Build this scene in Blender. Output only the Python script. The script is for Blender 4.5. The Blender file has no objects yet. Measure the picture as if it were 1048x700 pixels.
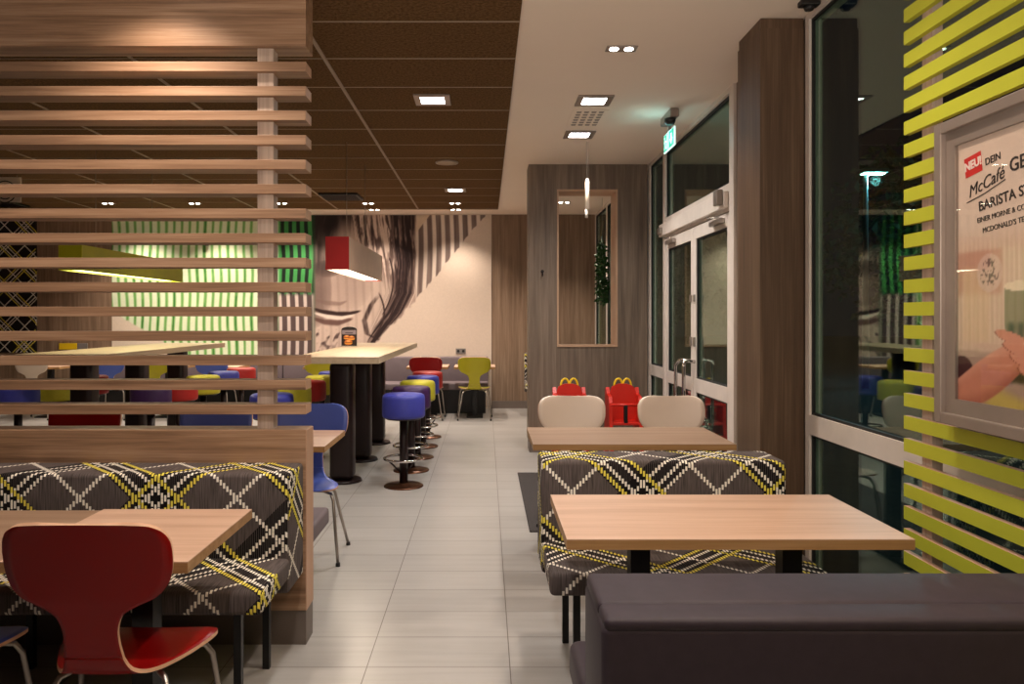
import bpy, bmesh, math, random
import numpy as np
from mathutils import Vector, Matrix, noise as mnoise

random.seed(7)
PI = math.pi
S = bpy.context.scene
COL = S.collection

# ------------------------------------------------------------------ camera, world, exposure
H = 1.465
FOC = 773.0
cam_d = bpy.data.cameras.new('camera')
cam = bpy.data.objects.new('camera', cam_d)
COL.objects.link(cam)
cam.location = (0, 0, H)
cam.rotation_euler = (PI / 2, 0, 0)
cam_d.sensor_fit = 'HORIZONTAL'
cam_d.sensor_width = 36
cam_d.lens = FOC / 1048 * 36
cam_d.shift_x = (524 - 497) / 1048
cam_d.shift_y = -(350 - 325) / 1048
cam_d.clip_start = 0.02
cam_d.clip_end = 300
S.camera = cam

S.view_settings.view_transform = 'Standard'
S.view_settings.look = 'None'
S.view_settings.exposure = 0.38
S.view_settings.gamma = 1
S.view_settings.use_curve_mapping = False

W = bpy.data.worlds.new('night')
S.world = W
W.use_nodes = True
W.node_tree.nodes['Background'].inputs[0].default_value = (0.010, 0.018, 0.045, 1)
W.node_tree.nodes['Background'].inputs[1].default_value = 0.12

WARM = (1.0, 0.835, 0.69)
NEUT = (1.0, 0.93, 0.86)
SPOT_W = 62.0      # watts of one double ceiling spot
PANEL_W = 85.0     # watts of one square ceiling light

# unseen fill light added above the camera to brighten the ceiling
def area_light(name, loc, aim, sx, sy, watts, color):
    l = bpy.data.lights.new(name, 'AREA')
    l.shape = 'RECTANGLE'
    l.size, l.size_y = sx, sy
    l.energy = watts
    l.color = color
    o = bpy.data.objects.new(name, l)
    COL.objects.link(o)
    o.location = loc
    o.rotation_euler = (Vector(aim) - Vector(loc)).to_track_quat('-Z', 'Y').to_euler()
area_light('ceiling_fill', (.2, .3, 1.75), (.55, 1.5, 3.9), 2.6, 1.2, 66, (1.0, .87, .76))

# ------------------------------------------------------------------ node helpers
def s2l(c):
    c = c / 255.0
    return c / 12.92 if c <= 0.04045 else ((c + 0.055) / 1.055) ** 2.4

def rgb(r, g, b):
    return (s2l(r), s2l(g), s2l(b), 1.0)

class NT:
    def __init__(self, name):
        self.m = bpy.data.materials.new(name)
        self.m.use_nodes = True
        self.t = self.m.node_tree
        self.n = self.t.nodes
        self.b = self.n['Principled BSDF']
    def new(self, typ, **kw):
        n = self.n.new(typ)
        for k, v in kw.items():
            setattr(n, k, v)
        return n
    def link(self, a, b):
        self.t.links.new(a, b)
    def setin(self, sock, v):
        if hasattr(v, 'is_output'):
            self.link(v, sock)
        else:
            sock.default_value = v
    def math(self, op, a, b=0.0, c=None, clamp=False):
        n = self.new('ShaderNodeMath', operation=op, use_clamp=clamp)
        self.setin(n.inputs[0], a)
        self.setin(n.inputs[1], b)
        if c is not None:
            self.setin(n.inputs[2], c)
        return n.outputs[0]
    def mix(self, f, a, b):
        n = self.new('ShaderNodeMix', data_type='RGBA')
        self.setin(n.inputs[0], f)
        self.setin(n.inputs[6], a)
        self.setin(n.inputs[7], b)
        return n.outputs[2]
    def coords(self, kind='Object', scale=(1, 1, 1), loc=(0, 0, 0)):
        tc = self.new('ShaderNodeTexCoord')
        mp = self.new('ShaderNodeMapping')
        mp.inputs['Scale'].default_value = scale
        mp.inputs['Location'].default_value = loc
        self.link(tc.outputs[kind], mp.inputs[0])
        return mp.outputs[0]
    def noise(self, vec, scale, detail=3, rough=0.55, dist=0.0):
        n = self.new('ShaderNodeTexNoise')
        self.link(vec, n.inputs['Vector'])
        n.inputs['Scale'].default_value = scale
        n.inputs['Detail'].default_value = detail
        n.inputs['Roughness'].default_value = rough
        n.inputs['Distortion'].default_value = dist
        return n.outputs['Fac']
    def ramp(self, f, stops):
        n = self.new('ShaderNodeValToRGB')
        e = n.color_ramp.elements
        e[0].position, e[0].color = stops[0]
        e[1].position, e[1].color = stops[-1]
        for p, c in stops[1:-1]:
            q = e.new(p)
            q.color = c
        self.link(f, n.inputs[0])
        return n.outputs[0]
    def bump(self, h, strength=0.2, dist=0.01):
        n = self.new('ShaderNodeBump')
        n.inputs['Strength'].default_value = strength
        n.inputs['Distance'].default_value = dist
        self.link(h, n.inputs['Height'])
        self.link(n.outputs[0], self.b.inputs['Normal'])
    def base(self, c, rough=0.5, metal=0.0, spec=0.5):
        self.setin(self.b.inputs['Base Color'], c)
        self.setin(self.b.inputs['Roughness'], rough)
        self.b.inputs['Metallic'].default_value = metal
        self.b.inputs['Specular IOR Level'].default_value = spec
        return self.m

def plain(name, c, rough=0.5, metal=0.0, spec=0.5, var=0.06, nscale=6.0):
    t = NT(name)
    v = t.coords('Object')
    f = t.noise(v, nscale, 3)
    lo = (c[0] * (1 - var), c[1] * (1 - var), c[2] * (1 - var), 1)
    hi = (min(1, c[0] * (1 + var)), min(1, c[1] * (1 + var)), min(1, c[2] * (1 + var)), 1)
    return t.base(t.ramp(f, [(0.3, lo), (0.7, hi)]), rough, metal, spec)

def wood(name, dark, mid, light, axis='X', rough=0.5, scale=1.0, contrast=1.0, spec=0.35):
    t = NT(name)
    a, b = 1.1 * scale, 26.0 * scale
    sc = {'X': (a, b, b), 'Y': (b, a, b), 'Z': (b, b, a)}[axis]
    v = t.coords('Object', sc)
    f1 = t.noise(v, 1.0, 6, 0.62, 0.35)
    sc2 = {'X': (2.5, 120, 120), 'Y': (120, 2.5, 120), 'Z': (120, 120, 2.5)}[axis]
    f2 = t.noise(t.coords('Object', sc2), 1.0, 2, 0.5)
    sc3 = {'X': (0.35, 5, 5), 'Y': (5, 0.35, 5), 'Z': (5, 5, 0.35)}[axis]
    f3 = t.noise(t.coords('Object', sc3), 1.0, 2, 0.5, 0.8)
    f = t.math('ADD', t.math('MULTIPLY', f1, 0.55), t.math('MULTIPLY', f2, 0.2))
    f = t.math('ADD', f, t.math('MULTIPLY', f3, 0.25))
    w = 0.16 / contrast
    c = t.ramp(f, [(0.5 - w, dark), (0.5, mid), (0.5 + w, light)])
    t.bump(f1, 0.08, 0.004)
    return t.base(c, rough, 0, spec)

def emit(name, c, strength):
    t = NT(name)
    t.b.inputs['Emission Color'].default_value = c
    t.b.inputs['Emission Strength'].default_value = strength
    return t.base(c, 0.5)

def glass_mat(name, tint, refl=1.0, ior=1.75):
    t = NT(name)
    out = t.n['Material Output']
    t.n.remove(t.b)
    tr = t.new('ShaderNodeBsdfTransparent')
    tr.inputs[0].default_value = tint
    gl = t.new('ShaderNodeBsdfGlossy')
    gl.inputs['Roughness'].default_value = 0.008
    gl.inputs[0].default_value = (refl * 0.86, refl * 1.0, refl * 0.9, 1)
    fr = t.new('ShaderNodeFresnel')
    ge = t.new('ShaderNodeNewGeometry')
    io = t.math('ADD', t.math('MULTIPLY', ge.outputs['Backfacing'], 1 / ior - ior), ior)
    t.link(io, fr.inputs[0])
    mx = t.new('ShaderNodeMixShader')
    t.link(fr.outputs[0], mx.inputs[0])
    t.link(tr.outputs[0], mx.inputs[1])
    t.link(gl.outputs[0], mx.inputs[2])
    t.link(mx.outputs[0], out.inputs[0])
    return t.m

PO1, PO2 = .205 - .012, -.095 - .012
# woven tartan upholstery: two diagonal families of stitched yarn lines over fine vertical ribs
def plaid_mat(name, ground=None):
    t = NT(name)
    tc = t.new('ShaderNodeTexCoord')
    sp = t.new('ShaderNodeSeparateXYZ')
    t.link(tc.outputs['UV'], sp.inputs[0])
    u, v = sp.outputs[0], sp.outputs[1]
    P = 0.65
    def fam(s, off):
        x = t.math('SUBTRACT', s, off)
        x = t.math('DIVIDE', x, P)
        return t.math('MULTIPLY', t.math('FRACT', x), P)
    def line(m, c, w):
        d = t.math('ABSOLUTE', t.math('SUBTRACT', m, c))
        return t.math('LESS_THAN', d, w)
    # yarn jog: the diagonals are stair-stepped by vertical stitches
    st = 0.0135
    uq = t.math('MULTIPLY', t.math('FLOOR', t.math('DIVIDE', u, st)), st)
    uf = t.math('FRACT', t.math('DIVIDE', u, st))
    f1 = fam(t.math('ADD', uq, v), PO1)
    f2 = fam(t.math('SUBTRACT', uq, v), PO2)
    def orr(*a):
        r = a[0]
        for q in a[1:]:
            r = t.math('MAXIMUM', r, q)
        return r
    dash = t.math('LESS_THAN', uf, 0.68)
    alt = t.math('FRACT', t.math('DIVIDE', t.math('FLOOR', t.math('DIVIDE', t.math('SUBTRACT', t.math('SUBTRACT', uq, v), PO2), P)), 2.0))
    alt = t.math('LESS_THAN', alt, 0.25)
    yel = t.math('MULTIPLY', orr(line(f1, .243, .0125), line(f1, .417, .0125), t.math('MULTIPLY', alt, orr(line(f2, .243, .0125), line(f2, .417, .0125)))), dash)
    whi = t.math('MULTIPLY', orr(line(f1, .012, .0115), line(f1, .290, .0110), line(f1, .365, .0110),
                                 line(f2, .012, .0115), line(f2, .290, .0110), line(f2, .365, .0110), line(f2, .417, .010)), dash)
    g1 = fam(t.math('ADD', u, v), PO1)
    g2 = fam(t.math('SUBTRACT', u, v), PO2)
    k1 = line(g1, .33, .105)
    k2 = line(g2, .33, .105)
    both = t.math('MULTIPLY', k1, k2)
    one = t.math('SUBTRACT', t.math('MAXIMUM', k1, k2), both)
    rib = t.math('LESS_THAN', t.math('FRACT', t.math('DIVIDE', u, 0.0085)), 0.80)
    darkf = t.math('ADD', both, t.math('MULTIPLY', one, rib), clamp=True)
    ribs = t.math('FRACT', t.math('DIVIDE', u, 0.0045))
    nz = t.noise(t.coords('UV', (260, 8, 1)), 1.0, 2)
    taupe = t.ramp(nz, [(0.3, ground or rgb(62, 54, 53)), (0.7, ground or rgb(106, 95, 92))])
    black = t.ramp(nz, [(0.3, rgb(10, 7, 7)), (0.7, rgb(22, 16, 16))])
    c = t.mix(darkf, taupe, black)
    c = t.mix(whi, c, rgb(244, 236, 222))
    c = t.mix(yel, c, rgb(238, 220, 90))
    hb = t.math('ADD', t.math('MULTIPLY', ribs, 0.3), t.math('MULTIPLY', t.math('MAXIMUM', yel, whi), 1.0))
    t.bump(hb, 0.5, 0.002)
    return t.base(c, 0.85, 0, 0.2)

M = {}
M['oak'] = wood('oak_front', rgb(98, 72, 54), rgb(150, 116, 90), rgb(184, 150, 122), 'X')
M['oak_z'] = wood('oak_upright', rgb(160, 138, 124), rgb(190, 168, 152), rgb(208, 186, 170), 'Z')
M['oak_end'] = plain('oak_edge_band', rgb(190, 150, 122), 0.5)
M['walnut'] = wood('walnut_panel', rgb(104, 84, 66), rgb(136, 112, 92), rgb(162, 138, 116), 'Z', contrast=0.9)
M['column_wood'] = wood('column_veneer', rgb(64, 47, 34), rgb(90, 69, 52), rgb(118, 95, 75), 'Z', contrast=0.8)
M['greywood'] = wood('grey_brown_panel', rgb(88, 74, 63), rgb(120, 103, 89), rgb(148, 129, 112), 'Z', contrast=0.9)
M['table'] = wood('table_laminate', rgb(174, 138, 114), rgb(196, 160, 136), rgb(212, 178, 154), 'X', rough=0.42, contrast=0.8, spec=0.4)
M['table_dimmed'] = wood('dimmed_table_laminate', rgb(128, 100, 80), rgb(148, 120, 98), rgb(164, 136, 114), 'X', rough=0.42, contrast=0.8, spec=0.4)  # table laminate darkened: weak grazing light is put into the colour
M['table_edge'] = wood('table_edge', rgb(140, 104, 66), rgb(162, 122, 78), rgb(182, 142, 98), 'X')
M['bar_table'] = wood('bar_table_laminate', rgb(168, 146, 118), rgb(186, 164, 136), rgb(198, 178, 150), 'Y', rough=0.45, contrast=0.7)
M['black'] = plain('black_metal', rgb(12, 10, 10), 0.45, 0.0, 0.5)
M['bronze'] = plain('bronze_metal', rgb(96, 62, 44), 0.32, 0.85, 0.5)
M['darkcol'] = plain('dark_brown_metal', rgb(34, 18, 17), 0.4, 0.2, 0.5)
M['chrome'] = plain('chrome', rgb(205, 200, 196), 0.14, 1.0)
M['satin'] = plain('satin_steel', rgb(165, 156, 148), 0.35, 0.9)
M['alu'] = plain('aluminium_frame', rgb(222, 210, 200), 0.45, 0.1)
M['alugrey'] = plain('grey_aluminium', rgb(152, 138, 128), 0.4, 0.5)
M['gasket'] = plain('rubber_gasket', rgb(18, 18, 18), 0.6)
M['ply'] = plain('plywood_edge', rgb(206, 160, 128), 0.6)
M['red'] = plain('red_lacquer', rgb(136, 9, 9), 0.28, 0, 0.28, 0.03)
M['blue'] = plain('blue_lacquer', rgb(82, 104, 194), 0.33, 0, 0.5, 0.03)
M['yellow'] = plain('yellow_green_lacquer', rgb(180, 170, 24), 0.33, 0, 0.5, 0.03)
M['white'] = plain('cream_lacquer', rgb(226, 208, 192), 0.35, 0, 0.5, 0.02)
M['s_blue'] = plain('blue_vinyl', rgb(62, 66, 158), 0.45, 0, 0.4, 0.08, 12)
M['s_purple'] = plain('purple_vinyl', rgb(60, 32, 76), 0.45, 0, 0.4, 0.08, 12)
M['s_yellow'] = plain('yellow_vinyl', rgb(196, 186, 50), 0.45, 0, 0.4, 0.08, 12)
M['s_red'] = plain('red_vinyl', rgb(176, 40, 36), 0.45, 0, 0.4, 0.08, 12)
M['leather'] = plain('charcoal_leather', rgb(57, 48, 56), 0.55, 0, 0.3, 0.1, 30)
M['greyvinyl'] = plain('grey_upholstery', rgb(112, 100, 104), 0.6, 0, 0.3, 0.06)
M['lime'] = plain('lime_paint', rgb(178, 182, 50), 0.55, 0, 0.3, 0.03)
M['plinth'] = plain('grey_plinth', rgb(112, 100, 92), 0.5)
M['ceil'] = plain('ceiling_paint', rgb(240, 224, 208), 0.9, 0, 0.1, 0.01, 2)
M['socket'] = plain('grey_plastic', rgb(122, 116, 112), 0.5)
M['plastic_red'] = plain('red_plastic', rgb(206, 38, 24), 0.35)
M['plastic_yellow'] = plain('yellow_plastic', rgb(240, 200, 30), 0.35)
M['lamp_white'] = emit('lamp_glow', (1, 0.92, 0.82, 1), 22)
M['lamp_panel'] = emit('panel_glow', (0.96, 0.96, 1, 1), 14)
M['diffuser_w'] = emit('warm_diffuser', (1, 0.86, 0.68, 1), 4.0)
M['diffuser_g'] = emit('green_diffuser', (0.95, 1, 0.35, 1), 4.0)
M['glass'] = glass_mat('window_glass', (0.72, 0.84, 0.78, 1), 1.0)
M['acrylic'] = glass_mat('acrylic', (0.95, 0.95, 0.95, 1), 1.0, 1.22)
M['plaid'] = plaid_mat('tartan_weave')
M['plaid_dark'] = plaid_mat('dark_tartan_weave', rgb(24, 18, 17))
M['leaf'] = plain('green_leaf', rgb(38, 78, 26), 0.5, 0, 0.4, 0.4, 20)
M['dleaf'] = plain('dark_foliage', rgb(30, 52, 34), 0.6, 0, 0.3, 0.4, 3)

# floor tiles 0.6 x 0.3
def floor_mat():
    t = NT('floor_tiles')
    v = t.coords('Object', (1, 1, 1), (-0.102 + 0.6 * 40, -3.165 + 0.2995 * 60, 0))
    br = t.new('ShaderNodeTexBrick')
    br.offset = 0.0
    br.squash = 1.0
    t.link(v, br.inputs['Vector'])
    br.inputs['Scale'].default_value = 1.0
    br.inputs['Brick Width'].default_value = 0.6
    br.inputs['Row Height'].default_value = 0.2995
    br.inputs['Mortar Size'].default_value = 0.0022
    br.inputs['Mortar Smooth'].default_value = 0.1
    br.inputs['Bias'].default_value = 0
    br.inputs['Color1'].default_value = rgb(174, 170, 166)
    br.inputs['Color2'].default_value = rgb(181, 177, 173)
    br.inputs['Mortar'].default_value = rgb(104, 94, 86)
    f = t.noise(t.coords('Object', (1.5, 22, 1)), 1.0, 5, 0.6)
    f2 = t.noise(t.coords('Object', (1, 1, 1)), 2.2, 3)
    fm = t.math('ADD', t.math('MULTIPLY', f, 0.7), t.math('MULTIPLY', f2, 0.3))
    vr = t.ramp(fm, [(0.3, (0.80, 0.79, 0.78, 1)), (0.7, (1, 1, 1, 1))])
    n = t.new('ShaderNodeMix', data_type='RGBA', blend_type='MULTIPLY')
    n.inputs[0].default_value = 1
    t.link(br.outputs['Color'], n.inputs[6])
    t.link(vr, n.inputs[7])
    r = t.math('ADD', t.math('MULTIPLY', fm, 0.2), 0.22)
    return t.base(n.outputs[2], r, 0, 0.5)
M['floor'] = floor_mat()

def acoustic_mat():
    t = NT('acoustic_board')
    f = t.noise(t.coords('Object'), 55, 3, 0.7)
    c = t.ramp(f, [(0.35, rgb(78, 56, 32)), (0.65, rgb(112, 84, 54))])
    t.bump(f, 0.4, 0.004)
    return t.base(c, 0.95, 0, 0.1)
M['acoustic'] = acoustic_mat()
M['tbar'] = plain('ceiling_rail', rgb(148, 128, 108), 0.6)

def paint_mat(name, rough=0.6):
    t = NT(name)
    a = t.new('ShaderNodeVertexColor', layer_name='print')
    nz = t.noise(t.coords('Object'), 40, 2)
    k = t.ramp(nz, [(0.3, (0.94, 0.94, 0.94, 1)), (0.7, (1, 1, 1, 1))])
    n = t.new('ShaderNodeMix', data_type='RGBA', blend_type='MULTIPLY')
    n.inputs[0].default_value = 1
    t.link(a.outputs[0], n.inputs[6])
    t.link(k, n.inputs[7])
    return t.base(n.outputs[2], rough, 0, 0.3)
M['print'] = paint_mat('printed_surface')
M['print_gloss'] = paint_mat('printed_poster', 0.35)

def mat_mat():
    t = NT('doormat_ribs')
    v = t.coords('Object', (1, 1, 1))
    w = t.new('ShaderNodeTexWave', wave_type='BANDS', bands_direction='DIAGONAL')
    w.inputs['Scale'].default_value = 30
    t.link(v, w.inputs[0])
    c = t.ramp(w.outputs[0], [(0.3, rgb(46, 42, 42)), (0.7, rgb(84, 78, 76))])
    t.bump(w.outputs[0], 0.6, 0.004)
    return t.base(c, 0.9, 0, 0.2)
M['doormat'] = mat_mat()
M['asphalt'] = plain('asphalt', rgb(50, 50, 54), 0.9, 0, 0.2, 0.2, 8)

# ------------------------------------------------------------------ geometry helpers
class MB:
    def __init__(self):
        self.bm = bmesh.new()
        self.uv = None
    def _take(self, bm2, mat, smooth):
        off = {}
        for v in bm2.verts:
            off[v] = self.bm.verts.new(v.co)
        for f in bm2.faces:
            try:
                nf = self.bm.faces.new([off[v] for v in f.verts])
            except ValueError:
                continue
            nf.material_index = mat if mat is not None else f.material_index
            nf.smooth = smooth if smooth is not None else f.smooth
        bm2.free()
    def box(self, x0, x1, y0, y1, z0, z1, bev=0.0, seg=2, mat=0, smooth=False):
        b = bmesh.new()
        bmesh.ops.create_cube(b, size=1)
        sx, sy, sz = abs(x1 - x0), abs(y1 - y0), abs(z1 - z0)
        for v in b.verts:
            v.co = Vector(((x0 + x1) / 2 + v.co.x * sx, (y0 + y1) / 2 + v.co.y * sy, (z0 + z1) / 2 + v.co.z * sz))
        if bev > 0:
            bev = min(bev, 0.49 * min(sx, sy, sz))
            bmesh.ops.bevel(b, geom=list(b.edges), offset=bev, segments=seg, profile=0.5, affect='EDGES')
            if seg > 2:
                smooth = True
        self._take(b, mat, smooth)
        return self
    def cyl(self, c, r, h, seg=24, r2=None, mat=0, axis='Z', smooth=True):
        r2 = r if r2 is None else r2
        prof = [(0, 0), (r, 0), (r2, h), (0, h)]
        return self.lathe(prof, c, seg, mat, axis, smooth)
    def lathe(self, prof, c=(0, 0, 0), seg=24, mat=0, axis='Z', smooth=True, split=True):
        b = bmesh.new()
        rings = []
        for r, z in prof:
            if r < 1e-6:
                rings.append([b.verts.new((0, 0, z))])
            else:
                rings.append([b.verts.new((r * math.cos(2 * PI * i / seg), r * math.sin(2 * PI * i / seg), z)) for i in range(seg)])
        for k in range(len(rings) - 1):
            A, B = rings[k], rings[k + 1]
            flat = abs(prof[k][1] - prof[k + 1][1]) < 1e-6
            for i in range(seg):
                j = (i + 1) % seg
                if len(A) == 1 and len(B) == 1:
                    continue
                if len(A) == 1:
                    f = b.faces.new([A[0], B[j], B[i]])
                elif len(B) == 1:
                    f = b.faces.new([A[i], A[j], B[0]])
                else:
                    f = b.faces.new([A[i], A[j], B[j], B[i]])
                f.smooth = not flat and smooth
        for v in b.verts:
            x, y, z = v.co
            if axis == 'X':
                x, y, z = z, x, y
            elif axis == 'Y':
                x, y, z = y, z, x
            v.co = Vector((x + c[0], y + c[1], z + c[2]))
        bmesh.ops.recalc_face_normals(b, faces=b.faces)
        self._take(b, mat, None)
        return self
    def tube(self, pts, r, seg=10, mat=0, closed=False, caps=True):
        pts = [Vector(p) for p in pts]
        n = len(pts)
        rr = r if isinstance(r, (list, tuple)) else [r] * n
        b = bmesh.new()
        rings = []
        up = None
        for i, p in enumerate(pts):
            if closed:
                t = (pts[(i + 1) % n] - pts[i - 1]).normalized()
            elif i == 0:
                t = (pts[1] - p).normalized()
            elif i == n - 1:
                t = (p - pts[-2]).normalized()
            else:
                t = ((p - pts[i - 1]).normalized() + (pts[i + 1] - p).normalized()).normalized()
            if up is None:
                up = Vector((0, 0, 1)) if abs(t.z) < 0.9 else Vector((1, 0, 0))
            a = t.cross(up)
            if a.length < 1e-5:
                a = t.cross(Vector((1, 0.2, 0)))
            a.normalize()
            c = a.cross(t).normalized()
            up = c
            rings.append([b.verts.new(p + (a * math.cos(2 * PI * k / seg) + c * math.sin(2 * PI * k / seg)) * rr[i]) for k in range(seg)])
        rng = range(n) if closed else range(n - 1)
        for i in rng:
            A, B = rings[i], rings[(i + 1) % n]
            for k in range(seg):
                f = b.faces.new([A[k], A[(k + 1) % seg], B[(k + 1) % seg], B[k]])
                f.smooth = True
        if not closed and caps:
            b.faces.new(rings[0])
            b.faces.new(rings[-1])
        bmesh.ops.recalc_face_normals(b, faces=b.faces)
        self._take(b, mat, None)
        return self
    def prism(self, poly, n0, n1, plane='XZ', mat=0, smooth=False):
        """extrude a 2D outline between n0 and n1 along the plane's normal"""
        def P(a, c, d):
            return {'XZ': (a, d, c), 'YZ': (d, a, c), 'XY': (a, c, d)}[plane]
        b = bmesh.new()
        A = [b.verts.new(P(a, c, n0)) for a, c in poly]
        B = [b.verts.new(P(a, c, n1)) for a, c in poly]
        b.faces.new(A)
        b.faces.new(B)
        k = len(poly)
        for i in range(k):
            f = b.faces.new([A[i], A[(i + 1) % k], B[(i + 1) % k], B[i]])
            f.smooth = smooth
        bmesh.ops.recalc_face_normals(b, faces=b.faces)
        self._take(b, mat, None)
        return self
    def build(self, name, mats, parent=None, loc=None, tartan=False):
        if not isinstance(mats, (list, tuple)):
            mats = [mats]
        me = bpy.data.meshes.new(name)
        if tartan:
            L = self.bm.loops.layers.uv.new('UVMap')
            for f in self.bm.faces:
                nx, ny, nz = abs(f.normal.x), abs(f.normal.y), abs(f.normal.z)
                f.normal_update()
                nx, ny, nz = abs(f.normal.x), abs(f.normal.y), abs(f.normal.z)
                for l in f.loops:
                    x, y, z = l.vert.co
                    if nx > 0.75:
                        l[L].uv = (x + y, z)
                    else:
                        l[L].uv = (x, z + y - TART_Y[0])
        self.bm.to_mesh(me)
        self.bm.free()
        for m in mats:
            me.materials.append(M[m] if isinstance(m, str) else m)
        o = bpy.data.objects.new(name, me)
        COL.objects.link(o)
        if parent:
            o.parent = parent
        if loc:
            o.location = loc
        return o
TART_Y = [0.0]

def tag(o, label=None, cat=None, group=None, kind=None):
    if label: o['label'] = label
    if cat: o['category'] = cat
    if group: o['group'] = group
    if kind: o['kind'] = kind
    return o

def thing(name, label, cat, loc=(0, 0, 0), rz=0, group=None, kind=None):
    o = bpy.data.objects.new(name, None)
    o.empty_display_size = 0.1
    COL.objects.link(o)
    o.location = loc
    o.rotation_euler = (0, 0, rz)
    return tag(o, label, cat, group, kind)

KIDS = {}
def kids(o):
    return [c for c in bpy.data.objects if c.parent == o]

def dup(o, loc, rz, label, group=None, mats=None):
    """copy a thing, its parts and sub-parts; mats swaps materials on the named parts"""
    def rec(src, par):
        c = src.copy()
        if mats and src.type == 'MESH' and src.name.split('.')[0] in mats:
            c.data = src.data.copy()
            new = mats[src.name.split('.')[0]]
            for i, m in enumerate(new):
                if m: c.data.materials[i] = M[m]
        COL.objects.link(c)
        if par:
            c.parent = par
        for ch in kids(src):
            rec(ch, c)
        return c
    r = rec(o, None)
    r.location = loc
    r.rotation_euler = (0, 0, rz)
    r['label'] = label
    if group: r['group'] = group
    return r

def spot(name, loc, watts, color, size=1.6, blend=0.6, radius=0.04, parent=None, aim=None):
    l = bpy.data.lights.new(name, 'SPOT')
    l.energy = watts
    l.color = color
    l.spot_size = size
    l.spot_blend = blend
    l.shadow_soft_size = radius
    o = bpy.data.objects.new(name, l)
    COL.objects.link(o)
    if parent:
        o.parent = parent
    o.location = loc
    if aim:
        d = Vector(aim) - Vector(loc)
        o.rotation_euler = d.to_track_quat('-Z', 'Y').to_euler()
    return o

def text_part(txt, size, mat, parent, M4, depth=0.0006, shear=0.0, name='lettering', bold=0.0):
    cu = bpy.data.curves.new('t', 'FONT')
    cu.body = txt
    cu.size = size
    cu.shear = shear
    cu.extrude = depth
    cu.offset = bold
    cu.resolution_u = 3
    tmp = bpy.data.objects.new('t', cu)
    COL.objects.link(tmp)
    dg = bpy.context.evaluated_depsgraph_get()
    dg.update()
    me = bpy.data.meshes.new_from_object(tmp.evaluated_get(dg))
    bpy.data.objects.remove(tmp)
    me.transform(M4)
    me.materials.clear()
    me.materials.append(M[mat])
    me.name = name
    o = bpy.data.objects.new(name, me)
    COL.objects.link(o)
    o.parent = parent
    return o

def painted(name, nu, nv, pos, colf, mat, parent=None):
    """flat printed sheet: a grid whose colours are the printed picture. colf(u,v)->(n,3) sRGB 0-255 arrays"""
    uu, vv = np.meshgrid(np.linspace(0, 1, nu + 1), np.linspace(0, 1, nv + 1))
    pts = pos(uu.ravel(), vv.ravel())
    idx = np.arange((nu + 1) * (nv + 1)).reshape(nv + 1, nu + 1)
    q = np.stack([idx[:-1, :-1], idx[:-1, 1:], idx[1:, 1:], idx[1:, :-1]], -1).reshape(-1, 4)
    me = bpy.data.meshes.new(name)
    me.vertices.add(len(pts))
    me.vertices.foreach_set('co', pts.ravel())
    me.loops.add(q.size)
    me.loops.foreach_set('vertex_index', q.ravel().astype(np.int32))
    me.polygons.add(len(q))
    me.polygons.foreach_set('loop_start', np.arange(0, q.size, 4, dtype=np.int32))
    me.polygons.foreach_set('loop_total', np.full(len(q), 4, dtype=np.int32))
    me.update()
    me.validate()
    c = np.clip(colf(uu.ravel(), vv.ravel()) / 255.0, 0, 1)
    c = np.where(c <= 0.04045, c / 12.92, ((c + 0.055) / 1.055) ** 2.4)
    ca = me.color_attributes.new('print', 'FLOAT_COLOR', 'POINT')
    full = np.concatenate([c, np.ones((len(c), 1))], 1).astype(np.float32)
    ca.data.foreach_set('color', full.ravel())
    me.materials.append(M[mat])
    o = bpy.data.objects.new(name, me)
    COL.objects.link(o)
    if parent: o.parent = parent
    return o

def vnoise(x, y, seed=0):
    """smooth value noise, numpy"""
    xi, yi = np.floor(x).astype(int), np.floor(y).astype(int)
    xf, yf = x - xi, y - yi
    def h(a, b):
        n = (a * 374761393 + b * 668265263 + seed * 1442695041) & 0x7fffffff
        n = ((n ^ (n >> 13)) * 1274126177) & 0x7fffffff
        return ((n ^ (n >> 16)) & 0xffff) / 65535.0
    sx, sy = xf * xf * (3 - 2 * xf), yf * yf * (3 - 2 * yf)
    return (h(xi, yi) * (1 - sx) + h(xi + 1, yi) * sx) * (1 - sy) + (h(xi, yi + 1) * (1 - sx) + h(xi + 1, yi + 1) * sx) * sy
def sm(e0, e1, x):
    t = np.clip((x - e0) / (e1 - e0), 0, 1)
    return t * t * (3 - 2 * t)

def structure(o):
    o['kind'] = 'structure'
    return o

# ================================================================== THE ROOM
CZ = 3.13
XL, XR, Y0, YB = -8.2, 1.80, -2.6, 12.2
structure(MB().box(XL - .1, XR + .08, Y0 - .1, YB + .1, -0.12, 0).build('floor', 'floor'))
structure(MB().box(XL - .1, XR + .1, Y0 - .1, YB + .1, CZ, CZ + .12).build('ceiling', 'ceil'))
# dark acoustic field, 10 mm below the plaster, and its rails
structure(MB().box(XL, .19, Y0, 11.5, CZ - .02, CZ - .001).build('ceiling_acoustic_field', 'acoustic'))
tb = MB()
for k in range(-12, 13):
    y = 4.195 + .598 * k
    if Y0 < y < 11.45:
        tb.box(XL, .19, y - .005, y + .005, CZ - .0235, CZ - .019)
structure(tb.build('trim_1', 'tbar'))
tb = MB()
for k in range(7):
    x = -1.022 - 1.22 * k
    if x > XL:
        tb.box(x - .012, x + .012, Y0, 11.5, CZ - .026, CZ - .019)
structure(tb.build('trim_2', 'tbar'))
structure(MB().box(XL - .1, XL, Y0, YB, 0, CZ).build('wall_left', 'walnut'))
structure(MB().box(XL, XR, Y0 - .1, Y0, 0, CZ).build('wall_rear', 'greywood'))
structure(MB().box(XL, XR + .08, YB, YB + .1, 0, CZ).build('wall_back', 'walnut'))
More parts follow.
